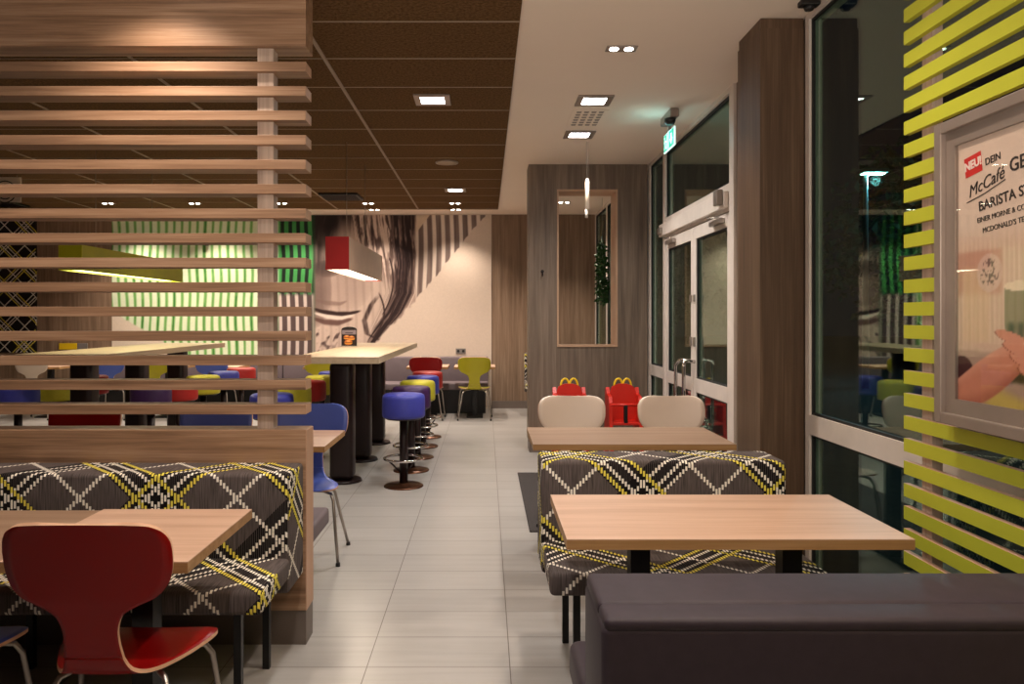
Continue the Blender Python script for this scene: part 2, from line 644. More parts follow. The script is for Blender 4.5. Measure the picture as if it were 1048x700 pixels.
structure(MB().box(.1, XR - .03, YB - .014, YB, 0, .12).build('baseboard_back', 'plinth'))

# partition with the framed opening, by the entrance
PF, PB = 8.2, 8.52
X0, X1, OZ0, OZ1, OX0, OX1 = .467, 1.755, 1.147, 2.855, .775, 1.432
w = MB()
w.box(X0, OX0, PF, PB, .12, CZ - .002)
w.box(OX1, X1, PF, PB, .12, CZ - .002)
w.box(OX0, OX1, PF, PB, .12, OZ0)
w.box(OX0, OX1, PF, PB, OZ1, CZ - .002)
structure(w.build('wall_partition', 'greywood'))
structure(MB().box(X0 + .008, X1, PF + .008, PB - .008, 0, .12).build('baseboard_partition', 'plinth'))
w = MB()
t_ = .018
w.box(OX0, OX0 + t_, PF - .012, PB + .012, OZ0, OZ1)
w.box(OX1 - t_, OX1, PF - .012, PB + .012, OZ0, OZ1)
w.box(OX0 + t_, OX1 - t_, PF - .012, PB + .012, OZ0, OZ0 + t_)
w.box(OX0 + t_, OX1 - t_, PF - .012, PB + .012, OZ1 - t_, OZ1)
M['jamb'] = plain('opening_lining', rgb(196, 158, 128), 0.5)
structure(w.build('trim_3', 'jamb'))

# ---- window wall
def glazed(name, y0, y1, rails, z0=.06, z1=CZ - .035, fw=.05):
    """a glazed bay in the plane X = XR between y0 and y1; rails = [(za, zb)]"""
    root = thing(name, None, None, (XR, y0, 0), kind='structure')
    f = MB()
    xa, xb = -.035, .035
    L = y1 - y0
    f.box(xa, xb, 0, L, 0, z0)
    f.box(xa, xb, 0, L, z1, CZ - .002)
    f.box(xa, xb, 0, fw / 2, z0, z1)
    f.box(xa, xb, L - fw / 2, L, z0, z1)
    for za, zb in rails:
        f.box(xa, xb, fw / 2, L - fw / 2, za, zb)
    f.build('window_frame', 'alu', root)
    g = MB()
    lv = [z0] + [q for r in rails for q in r] + [z1]
    ga = MB()
    for i in range(0, len(lv), 2):
        a, b = lv[i], lv[i + 1]
        g.box(-.004, .004, fw / 2, L - fw / 2, a, b)
        w_ = .014
        ga.box(-.02, -.004, fw / 2, fw / 2 + w_, a, b)
        ga.box(-.02, -.004, L - fw / 2 - w_, L - fw / 2, a, b)
        ga.box(-.02, -.004, fw / 2 + w_, L - fw / 2 - w_, a, a + w_)
        ga.box(-.02, -.004, fw / 2 + w_, L - fw / 2 - w_, b - w_, b)
    g.build('window_pane', 'glass', root)
    ga.build('gasket', 'gasket', root)
    return root
RL = [(.83, .935)]
glazed('window_1', 2.30, 4.17, RL, fw=.09)
glazed('window_2', .40, 2.30, RL)
glazed('window_3', -2.6, .40, RL)
glazed('window_4', 7.44, 8.20, [(.855, .965)], fw=.16)
glazed('window_5', 9.85, 11.04, [(.855, .965)], fw=.08)
glazed('window_6', 11.04, 12.19, [(.855, .965)], fw=.08)
glazed('window_7', 8.53, 9.85, [(.855, .965)], fw=.08)
structure(MB().box(XR - .02, XR + .06, 4.17, 5.36, 0, CZ).build('wall_right', 'greywood'))

# door surround: posts, head box, fanlight
DY0, DY1 = 5.46, 7.44
root = thing('window_8', None, None, (XR, DY0, 0), kind='structure')
f = MB()
L = DY1 - DY0
f.box(-.04, .04, -.10, 0, 0, CZ - .002)
f.box(-.04, .04, L - .02, L, 0, CZ - .002)
f.box(-.04, .04, 0, L - .02, CZ - .04, CZ - .002)
f.box(-.035, .04, 0, L - .02, 2.24, 2.44)
f.build('window_frame', 'alu', root)
MB().box(-.004, .004, 0, L - .02, 2.44, CZ - .04).build('window_pane', 'glass', root)
g = MB()
g.box(-.02, -.004, 0, .014, 2.44, CZ - .04).box(-.02, -.004, L - .034, L - .02, 2.44, CZ - .04)
g.box(-.02, -.004, .014, L - .034, 2.44, 2.454).box(-.02, -.004, .014, L - .034, CZ - .065, CZ - .04)
g.build('gasket', 'gasket', root)
# head box of the door drive
b = thing('door_drive_box', 'long pale box mounted across the top of the double entrance door', 'door drive', (XR, DY0, 0))
MB().box(-.072, -.036, .02, L + .10, 2.265, 2.385, .006).build('housing', 'alu', b)
MB().box(-.12, -.071, .04, .13, 2.285, 2.40, .008).build('end_cap', 'satin', b)
MB().box(-.10, -.071, L - .05, L + .05, 2.28, 2.35, .008).build('end_cap', 'satin', b)

def leaf(name, y0, y1, hinge_near):
    root = thing(name, None, None, (XR, y0, 0), kind='structure')
    L = y1 - y0
    f = MB()
    s = .075
    xa, xb = -.03, .03
    f.box(xa, xb, 0, s, .01, 2.235, .004).box(xa, xb, L - s, L, .01, 2.235, .004)
    f.box(xa, xb, s, L - s, .01, .12).box(xa, xb, s, L - s, 2.13, 2.235).box(xa, xb, s, L - s, .838, .952)
    f.build('door_frame', 'alu', root)
    g = MB()
    g.box(-.004, .004, s, L - s, .12, .838).box(-.004, .004, s, L - s, .952, 2.13)
    g.build('window_pane', 'glass', root)
    g = MB()
    for a, b_ in ((.12, .838), (.952, 2.13)):
        g.box(-.02, -.004, s, s + .014, a, b_).box(-.02, -.004, L - s - .014, L - s, a, b_)
        g.box(-.02, -.004, s + .014, L - s - .014, a, a + .014).box(-.02, -.004, s + .014, L - s - .014, b_ - .014, b_)
    g.build('gasket', 'gasket', root)
    # tall bow handle near the meeting stiles
    yh = L - .05 if hinge_near else .05
    sg = 1 if hinge_near else 1
    ya = yh + (.0 if hinge_near else .16)
    h = MB()
    yb = yh
    h.tube([(-.03, yb, 1.09), (-.085, yb, 1.10), (-.12, yb + (0 if hinge_near else .05), 1.095), (-.125, ya, 1.05), (-.125, ya, .6), (-.12, yb + (0 if hinge_near else .05), .53), (-.085, yb, .52), (-.03, yb, .52)], .016, 12)
    h.build('handle', 'chrome', root)
    k = MB()
    k.box(-.045, -.03, yh - .02, yh + .02, 1.22, 1.30, .004).box(-.045, -.03, yh - .018, yh + .018, 1.60, 1.66, .004)
    k.build('lock_plate', 'satin', root)
    # closer
    c = MB()
    yc0 = .12 if hinge_near else L - .40
    c.box(-.07, -.03, yc0, yc0 + .28, 2.165, 2.205, .006)
    c.tube([(-.06, yc0 + .06, 2.21), (-.10, yc0 + (.22), 2.225), (-.07, yc0 + .3, 2.245)], .007, 6)
    c.build('door_closer', 'satin', root)
    return root
DM = (DY0 + DY1 - .02) / 2
leaf('door_1', DY0 + .002, DM - .002, True)
leaf('door_2', DM + .002, DY1 - .022, False)

# timber clad column beside the door
c = MB()
c.box(1.523, 1.765, 4.19, 4.56, 0, CZ - .06)
c.box(1.528, 1.765, 4.195, 4.555, CZ - .06, CZ - .003)
structure(c.build('column_clad_by_the_door', 'column_wood'))

# ================================================================== ceiling fittings
def double_spot(x, y, label, z=CZ, seen=True, dirx=1, watts=None, group='double ceiling spots'):
    t = thing('ceiling_spotlight', label, 'ceiling light', (x, y, z), 0, group)
    MB().box(-.095, .095, -.05, .05, -.006, .0, .002).build('frame', 'alugrey', t)
    for s in (-1, 1):
        MB().lathe([(0, -.009), (.026, -.009), (.028, -.006), (0, -.006)], (s * .046, 0, 0), 16).build('lamp', 'lamp_white', t)
    spot('spot_light', (0, 0, -.03), watts or SPOT_W, WARM, 1.95, 0.75, .045, t)
    return t
def square_light(x, y, label, z=CZ, watts=None, col=NEUT):
    t = thing('ceiling_panel_light', label, 'ceiling light', (x, y, z), 0, 'square ceiling lights')
    f = MB()
    f.box(-.135, -.088, -.135, .135, -.012, 0, .003).box(.088, .135, -.135, .135, -.012, 0, .003)
    f.box(-.088, .088, -.135, -.088, -.012, 0).box(-.088, .088, .088, .135, -.012, 0)
    f.build('frame', 'alugrey', t)
    MB().box(-.088, .088, -.088, .088, -.007, -.001).build('diffuser', 'lamp_panel', t)
    spot('spot_light', (0, 0, -.04), watts or PANEL_W, col, 2.5, 0.9, .08, t)
    return t
DZ = CZ - .02
xs = ['rightmost', 'second from the right', 'third from the right', 'fourth from the right', 'fifth from the right']
for k in range(5):
    double_spot(-.44 - 1.248 * k, 10.86, 'double ceiling spot at the far edge of the dark ceiling, %s' % xs[k], DZ, watts=75)
    double_spot(-.46 - 1.252 * k, 11.62, 'double ceiling spot in the pale strip above the mural, %s' % xs[k], CZ, watts=85 if k < 2 else 130)
double_spot(1.13, 10.9, 'double ceiling spot seen through the framed opening in the partition', CZ, watts=110)
double_spot(.84, 4.67, 'double ceiling spot in the pale ceiling, nearest the top of the picture', CZ)
square_light(-.40, 5.69, 'square light in the dark ceiling, the larger and nearer one', DZ)
square_light(-.39, 9.71, 'square light in the dark ceiling, the small far one', DZ)
square_light(.83, 5.78, 'square light in the pale ceiling, in front of the air vent', CZ)
square_light(.85, 6.86, 'square light in the pale ceiling, behind the air vent', CZ)
# fittings overhead, outside the frame
double_spot(.84, 2.72, 'double ceiling spot above the tan table by the lime slats', CZ, watts=SPOT_W * 1.05)
double_spot(.84, .6, 'double ceiling spot above the near charcoal sofa', CZ)
double_spot(-1.42, 3.02, 'double ceiling spot above the left booth table', DZ, watts=SPOT_W * 1.1)
double_spot(-2.65, 2.72, 'double ceiling spot above the far left of the booth', DZ, watts=SPOT_W * .8)
square_light(-.40, 1.75, 'square light in the dark ceiling above the near aisle', DZ)
for x, y, w_ in ((-1.75, 5.5, 'hidden by the second slat, near the post'), (-3.3, 5.5, 'hidden by the second slat, farther left'), (-2.5, 8.1, 'between the two bar tables'), (-5.2, 5.5, 'beyond the left picture edge'), (-5.2, 9.7, 'over the far end of the green lamp'), (-6.8, 9.7, 'before the dark tartan wall panel')):
    double_spot(x, y, 'added double ceiling spot behind the slats, ' + w_, DZ, watts=40, group='added double spots behind the slats')  # spots added out of sight to light the area beyond the slats

t = thing('ceiling_speaker', 'round flush speaker in the dark ceiling between the two square lights', 'speaker', (-.41, 8.0, DZ))
MB().lathe([(0, -.012), (.10, -.012), (.118, -.004), (.118, 0), (0, 0)], (0, 0, 0), 28).build('grille', 'tbar', t)
MB().lathe([(.10, -.014), (.12, -.010), (.122, 0), (.10, 0)], (0, 0, 0), 28).build('rim', 'alugrey', t)

t = thing('ceiling_vent', 'rectangular slotted air vent between the two square lights in the pale ceiling', 'air vent', (.845, 6.31, CZ))
f = MB()
f.box(-.145, .145, -.27, .27, -.005, 0, .001)
f.build('frame', 'ceil', t)
f = MB()
for i in range(4):
    for j in range(6):
        x = -.09 + .06 * i
        y = -.20 + .08 * j
        f.box(x - .02, x + .02, y - .026, y - .004, -.0085, -.005)
        f.box(x - .016, x + .018, y + .004, y + .012, -.0085, -.005)
f.box(-.118, .118, -.235, .23, -.0056, -.005, mat=1)
f.build('louvre', ['alugrey', 'ceil'], t)

def black_panel(x, y, label, w, d):
    t = thing('ceiling_grille', label, 'ceiling grille', (x, y, DZ), 0, 'black ceiling grilles')
    MB().box(-w / 2, w / 2, -d / 2, d / 2, -.03, 0, .01).build('housing', 'black', t)
    g = MB()
    for k in range(6):
        g.box(-w / 2 + .03, w / 2 - .03, -d / 2 + .05 + k * (d - .1) / 5 - .006, -d / 2 + .05 + k * (d - .1) / 5 + .006, -.035, -.03)
    g.build('louvre', 'darkcol', t)
black_panel(-1.95, 10.2, 'black flat ceiling grille above the red and tan pendant lamp', .52, .5)
black_panel(-6.95, 10.9, 'black flat ceiling grille at the far left above the tartan wall panel', .52, .4)

# exit sign with projector housing
t = thing('exit_sign', 'green and white illuminated emergency exit sign hanging from the ceiling by the entrance door', 'exit sign', (1.5, 6.16, 0))
MB().box(-.035, .035, -.17, .17, 3.06, CZ, .008).build('housing', 'alugrey', t)
MB().lathe([(0, 0), (.03, 0), (.045, .03), (.045, .05), (0, .05)], (-.03, -.14, 3.0), 14).build('lamp_head', 'black', t)
M['exit_white'] = emit('exit_white', (0.72, 1.0, 0.93, 1), .8)
M['exit_green'] = emit('exit_green', (0.0, 0.42, 0.24, 1), 0.6)
MB().box(-.006, .006, -.175, .175, 2.835, 2.985, .002).build('light_panel', 'exit_white', t)
MB().box(-.012, .012, -.012, .012, 2.985, 3.06).build('bracket', 'alugrey', t)
for sd in (-1,):
    a, b_ = (sd * .0062, sd * .0085)
    p = MB()
    # picture side: running figure on the far half, door and arrow on the near half (mirrored on the back)
    def fl(pts):
        p.prism([(q, 2.91 + r) for q, r in pts], a, b_, 'YZ')
    fl([(.165, -.066), (.165, .066), (.03, .066), (.03, -.066)])
    fl([(-.005, -.066), (-.005, .066), (-.165, .066), (-.165, -.066)])
    p.build('printed_field', 'exit_green', t)
    p = MB()
    a, b_ = (sd * .0086, sd * .0098)
    def fl2(pts):
        p.prism([(q, 2.91 + r) for q, r in pts], a, b_, 'YZ')
    fl2([(.13, .03), (.115, .045), (.13, .056), (.145, .045)])
    fl2([(.125, .03), (.10, .02), (.095, -.01), (.115, -.015)])
    fl2([(.115, -.012), (.10, -.012), (.07, -.05), (.085, -.058)])
    fl2([(.115, -.012), (.13, -.02), (.15, -.05), (.137, -.056)])
    fl2([(.12, .022), (.128, .012), (.155, .0), (.152, .012)])
    fl2([(.10, .02), (.102, .008), (.07, .0), (.068, .012)])
    p.build('running_figure', 'exit_white', t)
    p = MB()
    fl2([(.06, -.058), (.045, -.058), (.045, .058), (.06, .058)])
    p.build('door_symbol', 'exit_white', t)
    p = MB()
    fl2([(-.065, .04), (-.105, .04), (-.105, -.002), (-.065, -.002)])
    fl2([(-.04, .0), (-.13, .0), (-.085, -.05)])
    p.build('arrow_symbol', 'exit_white', t)
l = bpy.data.lights.new('exit_glow', 'POINT')
l.energy = .8
l.color = (.45, .95, 1)
l.shadow_soft_size = .05
o = bpy.data.objects.new('exit_glow', l)
COL.objects.link(o)
o.parent = t
o.location = (-.1, 0, 2.93)

for x, y, lb in ((1.70, 3.97, 'small black sensor on the ceiling above the timber column'), (1.70, 3.62, 'small black sensor at the top edge of the picture by the right window')):
    t = thing('motion_sensor', lb, 'sensor', (x, y, CZ), 0, 'black ceiling sensors')
    MB().box(-.05, .05, -.03, .03, -.03, 0, .006).build('housing', 'black', t)
    MB().lathe([(0, -.055), (.022, -.05), (.03, -.03), (0, -.03)], (0, 0, 0), 14).build('lens', 'gasket', t)

# small tube pendant by the opening
t = thing('tube_pendant', 'slim cream tube pendant on two wires in front of the framed opening', 'pendant lamp', (.962, 7.15, 0))
MB().tube([(-.006, 0, 2.775), (-.006, 0, CZ)], .0018, 6).build('wire', 'satin', t)
MB().tube([(.010, .01, 2.77), (.010, .01, CZ)], .0018, 6).build('wire', 'satin', t)
M['tubeshade'] = emit('tube_shade', rgb(236, 214, 190), 0.12)  # faint glow put into the unlit shade in place of light on it
MB().lathe([(0, 2.49), (.021, 2.49), (.021, 2.75), (.012, 2.78), (0, 2.78)], (0, 0, 0), 18).build('shade', 'tubeshade', t)
MB().lathe([(0, 2.41), (.014, 2.41), (.014, 2.488), (0, 2.488)], (-.008, 0, 0), 14).build('end_tube', 'alu', t)

# hook on the partition, latch on the back panel
t = thing('coat_hook', 'small dark hook on the grey timber partition left of the opening', 'hook', (.615, 8.2, 1.965))
MB().lathe([(0, 0), (.018, 0), (.018, .008), (0, .008)], (0, -.008, 0), 12, axis='Y').build('rose', 'darkcol', t)
MB().tube([(0, -.008, 0), (0, -.05, -.004), (0, -.06, -.03), (0, -.035, -.05)], .006, 8).build('peg', 'darkcol', t)

# ================================================================== back wall: mural, panels, sockets
def mural_col(u, v):
    X = -6.03 + u * 6.125
    Z = .02 + v * (CZ - .03)
    px = 497 + X / .01578
    py = 325 + (H - Z) / .01578
    n = len(px)
    cream = np.array([218, 200, 184.])
    col = np.tile(cream, (n, 1))
    def over(mask, c):
        m = np.clip(mask, 0, 1)[:, None]
        col[:] = col * (1 - m) + np.asarray(c, float) * m
    rag = 2.5 * (vnoise(px / 3, py / 3, 3) - .5) + 5 * (vnoise(px / 9, py / 9, 4) - .5)
    # torn lower edge: diagonal running down to the left
    edge = np.interp(px, [100, 391, 426, 501, 520], [700, 343, 306, 216, 200]) + rag
    inside = sm(1.0, -1.0, py - edge)
    stripe = .5 + .5 * np.sin((px + 1.2 * np.sin(py / 23.)) * 2 * PI / 9.1)
    stripe = sm(.18, .62, stripe) * (.75 + .4 * vnoise(px / 2., py / 30., 9))
    # striped wedge at the right
    wedge = inside * sm(423, 426, px)
    over(wedge, [222, 206, 192])
    over(wedge * stripe, [112, 94, 88])
    # plain triangle at its upper left
    tri = sm(1, -1, py - (241 - (px - 424) * 1.3)) * sm(422, 425, px) * sm(442, 439, px)
    over(tri, [214, 194, 172])
    # skin of the portrait: large soft face filling the left
    face = inside * sm(427, 424, px) * sm(312, 316, px)
    fs = .5 + .5 * np.sin((px + 1.5 * np.sin(py / 31.)) * 2 * PI / 8.6)
    skin = np.array([206, 184, 170.])
    over(face, skin)
    over(face * sm(.5, 1, fs) * .28, [150, 128, 118])
    # cheek and jaw shading
    def blob(cx, cy, rx, ry, p=2.0):
        return np.clip(1 - (((px - cx) / rx) ** 2 + ((py - cy) / ry) ** 2), 0, 1) ** (1 / p)
    over(face * blob(352, 290, 30, 30) * .35, [120, 96, 88])
    over(face * blob(335, 275, 15, 9) * .8, [70, 52, 48])
    over(face * blob(322, 296, 18, 40) * .8, [98, 78, 72])
    # nose shadow, lips
    def stroke(pts, w, c, k=1.0, taper=True, msk=face):
        xs_ = np.array([p[0] for p in pts]); ys_ = np.array([p[1] for p in pts])
        yy = np.interp(px, xs_, ys_)
        inn = sm(xs_[0] - 1, xs_[0] + 3, px) * sm(xs_[-1] + 1, xs_[-1] - 4, px)
        t_ = np.clip((px - xs_[0]) / (xs_[-1] - xs_[0]), 0, 1)
        ww = w * (.35 + 1.3 * np.sin(PI * t_) ** .7) if taper else w
        over(msk * inn * sm(ww, ww * .35, np.abs(py - yy)) * k, c)
    stroke([(318, 315), (330, 319), (345, 321.5), (358, 321), (370, 318)], 2.2, [52, 34, 32])
    stroke([(318, 325), (332, 329.5), (346, 330.5), (362, 326)], 2.6, [92, 64, 58], .85)
    stroke([(320, 320), (335, 324), (350, 325.5), (364, 322)], 1.8, [236, 220, 208], .9)
    stroke([(320, 306), (334, 310), (348, 311), (356, 308)], 2.0, [120, 96, 88], .6)
    # hair: long strands, flowing from the crown at the top down to the right
    def hairmask(cx_pts, half_pts):
        cx = np.interp(py, [p[0] for p in cx_pts], [p[1] for p in cx_pts])
        hw = np.interp(py, [p[0] for p in half_pts], [p[1] for p in half_pts])
        return cx, hw
    # loose lit locks from the crown, and a dense dark lock on their right
    def strands(cx, f, k, sd):
        a_ = vnoise((px - cx) / f, py / 60. + 3 * np.sin(py / 40.), sd)
        b_ = vnoise((px - cx) / (f * .45), py / 30., sd + 1)
        return sm(k, k + .22, .6 * a_ + .4 * b_)
    bx = np.interp(py, [215, 245, 270, 300, 325, 345], [352, 362, 384, 392, 380, 372])
    reg = sm(0, 8, px - bx) * sm(427, 424, px) * sm(2.5, -1.0, py - edge)
    flow = np.interp(py, [215, 260, 300, 345], [0, 6, 10, -14]) * .9
    over(reg * .75, [206, 184, 170])
    over(reg * strands(flow, 2.6, .46, 21) * np.interp(py, [215, 262, 290], [1, .75, .35]), [70, 50, 46])
    over(reg * strands(flow, 1.3, .55, 27) * np.interp(py, [215, 262, 290], [.9, .5, .2]), [40, 26, 26])
    cx = np.interp(py, [215, 240, 270, 300, 320, 335, 350], [412, 413, 415, 413, 403, 391, 380])
    hw = np.interp(py, [215, 240, 280, 310, 335, 352], [15, 13, 11, 10, 8, 4])
    q = (px - cx) / hw
    hair = sm(1.1, .7, np.abs(q)) * sm(427, 424, px) * sm(2.5, -1.0, py - edge)
    over(hair * (.45 + .55 * strands(cx, 2.4, .30, 41)), [44, 29, 29])
    over(hair * sm(.62, .8, vnoise((px - cx) / 1.1, py / 40., 44)) * .5, [150, 124, 114])
    for x0_, amp, y0_, y1_ in ((398, 7, 262, 322), (404, 5, 270, 330), (409, 9, 250, 300), (388, 8, 300, 345)):
        yy_ = np.clip((py - y0_) / (y1_ - y0_), 0, 1)
        lx = x0_ + amp * np.sin(yy_ * 2.6) - 10 * yy_ ** 2
        over(sm(1.3, .4, np.abs(px - lx)) * sm(y0_ - 2, y0_ + 4, py) * sm(y1_ + 2, y1_ - 3, py) * sm(2.5, -1., py - edge), [58, 40, 38])
    cx2 = np.interp(py, [296, 312, 328, 342, 350], [392, 380, 373, 376, 392])
    curl = sm(3.6, 1.2, np.abs(px - cx2)) * sm(300, 312, py) * sm(352, 346, py) * sm(2, -1, py - edge)
    over(curl * (.5 + .5 * vnoise(px / 1.6, py / 6., 61)), [52, 36, 34])
    # dark fringe at the top left
    top = sm(268, 236, py + np.maximum(px - 340, 0) * .8 + 12 * vnoise(px / 8, py / 12, 31)) * sm(384, 352, px + 16 * vnoise(px / 2.2, py / 25, 32)) * sm(313, 318, px)
    over(top, [26, 17, 18])
    over(top * sm(.7, .9, vnoise(px / 1.5 + py / 6., py / 12., 33)) * .4, [110, 90, 84])
    left = face * sm(340, 326, px) * sm(292, 270, py) * .85
    over(left * (.5 + .5 * vnoise(px / 2, py / 14, 35)), [40, 30, 28])
    # scribbled brush at the bottom
    scr = face * sm(336, 340, py) * sm(.5, .8, .6 * vnoise(px / 2.2 + py / 5., py / 7., 40) + .4 * vnoise(px / 5., py / 3., 42)) * sm(352, 345, px) * .8
    over(scr, [60, 44, 44])
    # green printed curtain to the left
    g = sm(321, 316, px)
    gs = .5 + .5 * np.sin((px + .8 * np.sin(py / 12. + px / 40.)) * 2 * PI / 8.0)
    gs2 = vnoise(px / 3.1, py / 40., 50)
    gl = g * 1.0
    over(gl, [222, 232, 200])
    over(gl * sm(.45, .85, .8 * gs + .25 * gs2), [132, 184, 104])
    over(gl * sm(.86, .95, gs) * (.3 + .7 * (gs2 > .6)), [64, 128, 58])
    br = sm(283, 287, px) * sm(324, 318, px)
    over(br, [62, 140, 72])
    over(br * sm(.4, .7, gs), [14, 30, 18])
    over(br * sm(298, 304, py), [88, 72, 70])
    over(br * sm(298, 304, py) * sm(.5, .8, fs), [206, 190, 182])
    low = sm(-1, 1, py - (318 + (px - 115) * .62 + rag)) * sm(300, 290, px)
    over(low, [224, 208, 188])
    return col
t = thing('photo_mural', 'large printed wall mural with a portrait, grey stripes and green curtain stripes', 'mural', (0, 0, 0))
MB().box(-6.03, .095, YB - .012, YB, .0, CZ - .004).build('backing_board', 'ceil', t)
painted('printed_sheet', 620, 230, lambda u, v: np.stack([-6.03 + u * 6.125, np.full_like(u, YB - .0135), .02 + v * (CZ - .03)], 1), mural_col, 'print', t)

TART_Y[0] = 0
t = tag(MB().box(-8.19, -7.24, YB - .05, YB, .9, CZ - .01, .01).build('upholstered_wall_panel', 'plaid_dark', tartan=True),
        'dark tartan covered wall panel at the far left end of the back wall', 'wall panel')

def outlet(x, z, label, n=2, mats=('socket', 'black')):
    t = thing('socket_outlet', label, 'socket', (x, YB - .016, z))
    MB().box(-.04 * n, .04 * n, -.012, 0, -.042, .042, .003).build('cover_plate', mats[0], t)
    for k in range(n):
        MB().lathe([(0, 0), (.02, 0), (.022, .003), (0, .003)], (-.04 * (n - 1) + .08 * k, -.0155, 0), 14, axis='Y').build('socket_hole', mats[1], t)
outlet(-.4, .925, 'grey double wall socket low on the cream part of the mural')
t = thing('notice_board', 'small yellow and grey notice strip on the dark timber wall behind the slats', 'sign', (-6.65, YB - .002, 1.0))
MB().box(-.23, .06, -.02, 0, -.05, .05, .004).build('yellow_panel', 'plastic_yellow', t)
MB().box(.062, .23, -.02, 0, -.05, .05, .004).build('grey_panel', 'socket', t)

t = thing('wall_spotlight', 'small dark wall spotlight on the green striped mural', 'wall lamp', (-4.48, YB - .014, 2.76))
MB().box(-.03, .03, -.012, 0, -.03, .05, .003).build('bracket', 'black', t)
MB().lathe([(0, 0), (.035, 0), (.045, .10), (0, .10)], (0, -.07, -.14), 14).build('lamp_shade', 'darkcol', t)
MB().tube([(0, -.005, .0), (0, -.07, .0), (0, -.07, -.04)], .008, 6).build('arm', 'black', t)

t = thing('hanging_sign', 'white square hanging sign with black rings at the left edge of the picture', 'sign', (-5.58, 8.75, 0))
MB().box(-.2, .2, -.01, .01, 2.80, 3.09, .004).build('board', 'white', t)
for r in (.13, .09, .045):
    MB().lathe([(r - .012, -.014), (r, -.014), (r, -.0105), (r - .012, -.0105)], (0.02, 0, 2.92), 32, axis='Y').build('ring', 'black', t)
MB().tube([(-.15, 0, 3.08), (-.15, 0, DZ)], .003, 6).build('wire', 'satin', t)
MB().tube([(.15, 0, 3.08), (.15, 0, DZ)], .003, 6).build('wire', 'satin', t)

# ================================================================== timber slat partition (left)
SX1 = -.805
SY0, SY1 = 3.38, 3.516
t = thing('slatted_partition', 'tall timber room divider of horizontal oak slats above a solid low wall', 'room divider', (0, 0, 0))
MB().box(-5.2, SX1, SY0, SY1, .153, .962, .002).build('low_wall', 'oak', t)
MB().box(-5.2, SX1 + .001, SY0 + .004, SY1 - .004, 0, .153).build('plinth', 'plinth', t)
MB().box(-5.2, SX1, SY0, SY1, 2.68, CZ - .021, .002).build('header', 'oak', t)
s = MB()
for k in range(15):
    zt = 1.465 + (325 - 62.9 - 25.1 * k) * SY0 / 773
    if zt > 1.0:
        s.box(-5.2, SX1, SY0, SY0 + .109, zt - .043, zt, .0015)
for f in s.bm.faces:
    f.normal_update()
    if f.normal.x > .5:
        f.material_index = 1
s.build('slat_panel', ['oak', 'oak_end'], t)
for x in (-.994, -2.9, -4.8):
    MB().box(x - .036, x + .036, SY0 + .03, SY0 + .10, .962, 2.68).build('post', 'oak_z', t)
# pale edge banding on the cut end of the low wall
MB().box(SX1, SX1 + .003, SY0 + .001, SY1 - .001, .153, .96).build('end_panel', 'oak_end', t)

# ================================================================== tartan benches
def bench(name, label, x0, x1, ys0, yb0, yb1, top=.82, st=.47, group=None, cloth='plaid', leg_xs=(), rb=.02, uvs=(0, 0), skirt=.09):
    """seat from ys0 to yb0, backrest from yb0 to yb1, sitter faces -Y"""
    t = thing(name, label, 'bench', ((x0 + x1) / 2, ys0, 0))
    cx = (x0 + x1) / 2
    TART_Y[0] = 0
    hw = (x1 - x0) / 2
    o = MB().box(-hw, hw, 0, yb0 - ys0 + .02, st - skirt, st, rb, 4).build('seat', cloth, t, tartan=True)
    sh(o, cx, uvs)
    o = MB().box(-hw, hw, yb0 - ys0, yb1 - ys0, st - skirt - .06, top, rb, 4).build('backrest', cloth, t, tartan=True)
    sh(o, cx, uvs)
    for lx in leg_xs:
        for ly in (.06, yb0 - ys0 + .04):
            MB().box(lx - cx - .014, lx - cx + .014, ly - .014, ly + .014, 0, st - skirt + .004).build('leg', 'black', t)
    MB().box(-hw + .05, hw - .05, .14, yb1 - ys0 - .03, st - skirt - .035, st - skirt + .002).build('base_rail', 'black', t)
    return t
def sh(o, cx, uvs):
    """slide the weave so that its repeat starts at the room's own origin"""
    uv = o.data.uv_layers[0].data
    for l in uv:
        l.uv = (l.uv[0] + cx + uvs[0], l.uv[1] + uvs[1])
bench('tartan_bench', 'black, taupe and yellow tartan bench against the timber divider, behind the left tables',
      -3.6, -.812, 2.74, 3.12, 3.375, leg_xs=(-.916, -1.9, -2.9), uvs=(.113, .027))
bench('tartan_bench', 'free-standing tartan bench behind the long tan table in front of the lime slats',
      .25, 1.345, 2.93, 3.37, 3.64, leg_xs=(.36, 1.2), top=.825)

# plaid end seen past the partition
t = bench('tartan_bench', 'tartan bench end peeping out left of the grey partition by the far wall', .60, 1.5, 11.2, 11.6, 11.8, top=.92, leg_xs=(.7, 1.4))

# ================================================================== tables
def low_table(label, x0, x1, y0, y1, feet, z=.75, th=.034, group=None, edge='table_edge', top='table', fy=0):
    cx, cy = (x0 + x1) / 2, (y0 + y1) / 2
    t = thing('dining_table', label, 'table', (cx, cy, 0), 0, group)
    hx, hy = (x1 - x0) / 2, (y1 - y0) / 2
    MB().box(-hx, hx, -hy, hy, z - th, z - .003).build('table_edge', edge, t)
    MB().box(-hx, hx, -hy, hy, z - .003, z).build('tabletop', top, t)
    for fx in feet:
        MB().box(fx - cx - .035, fx - cx + .035, fy - .035, fy + .035, .02, z - th).build('leg', 'black', t)
        MB().box(fx - cx - .035 if len(feet) > 1 else -.12, fx - cx + .035 if len(feet) > 1 else .12, fy - .22, fy + .22, 0, .02, .006).build('base_plate', 'black', t)
    return t
low_table('long tan laminate table between the charcoal sofa and the tartan bench', .262, 1.385, 2.435, 3.05, (.555, 1.10))
low_table('dimmed tan table in front of the two cream chairs, behind the tartan bench', .268, 1.415, 4.26, 4.92, (.55, 1.12), top='table_dimmed')
low_table('square tan table beside the red chair, right of the pair in the left booth', -1.425, -.872, 2.21, 2.82, (-1.15,), fy=.05)
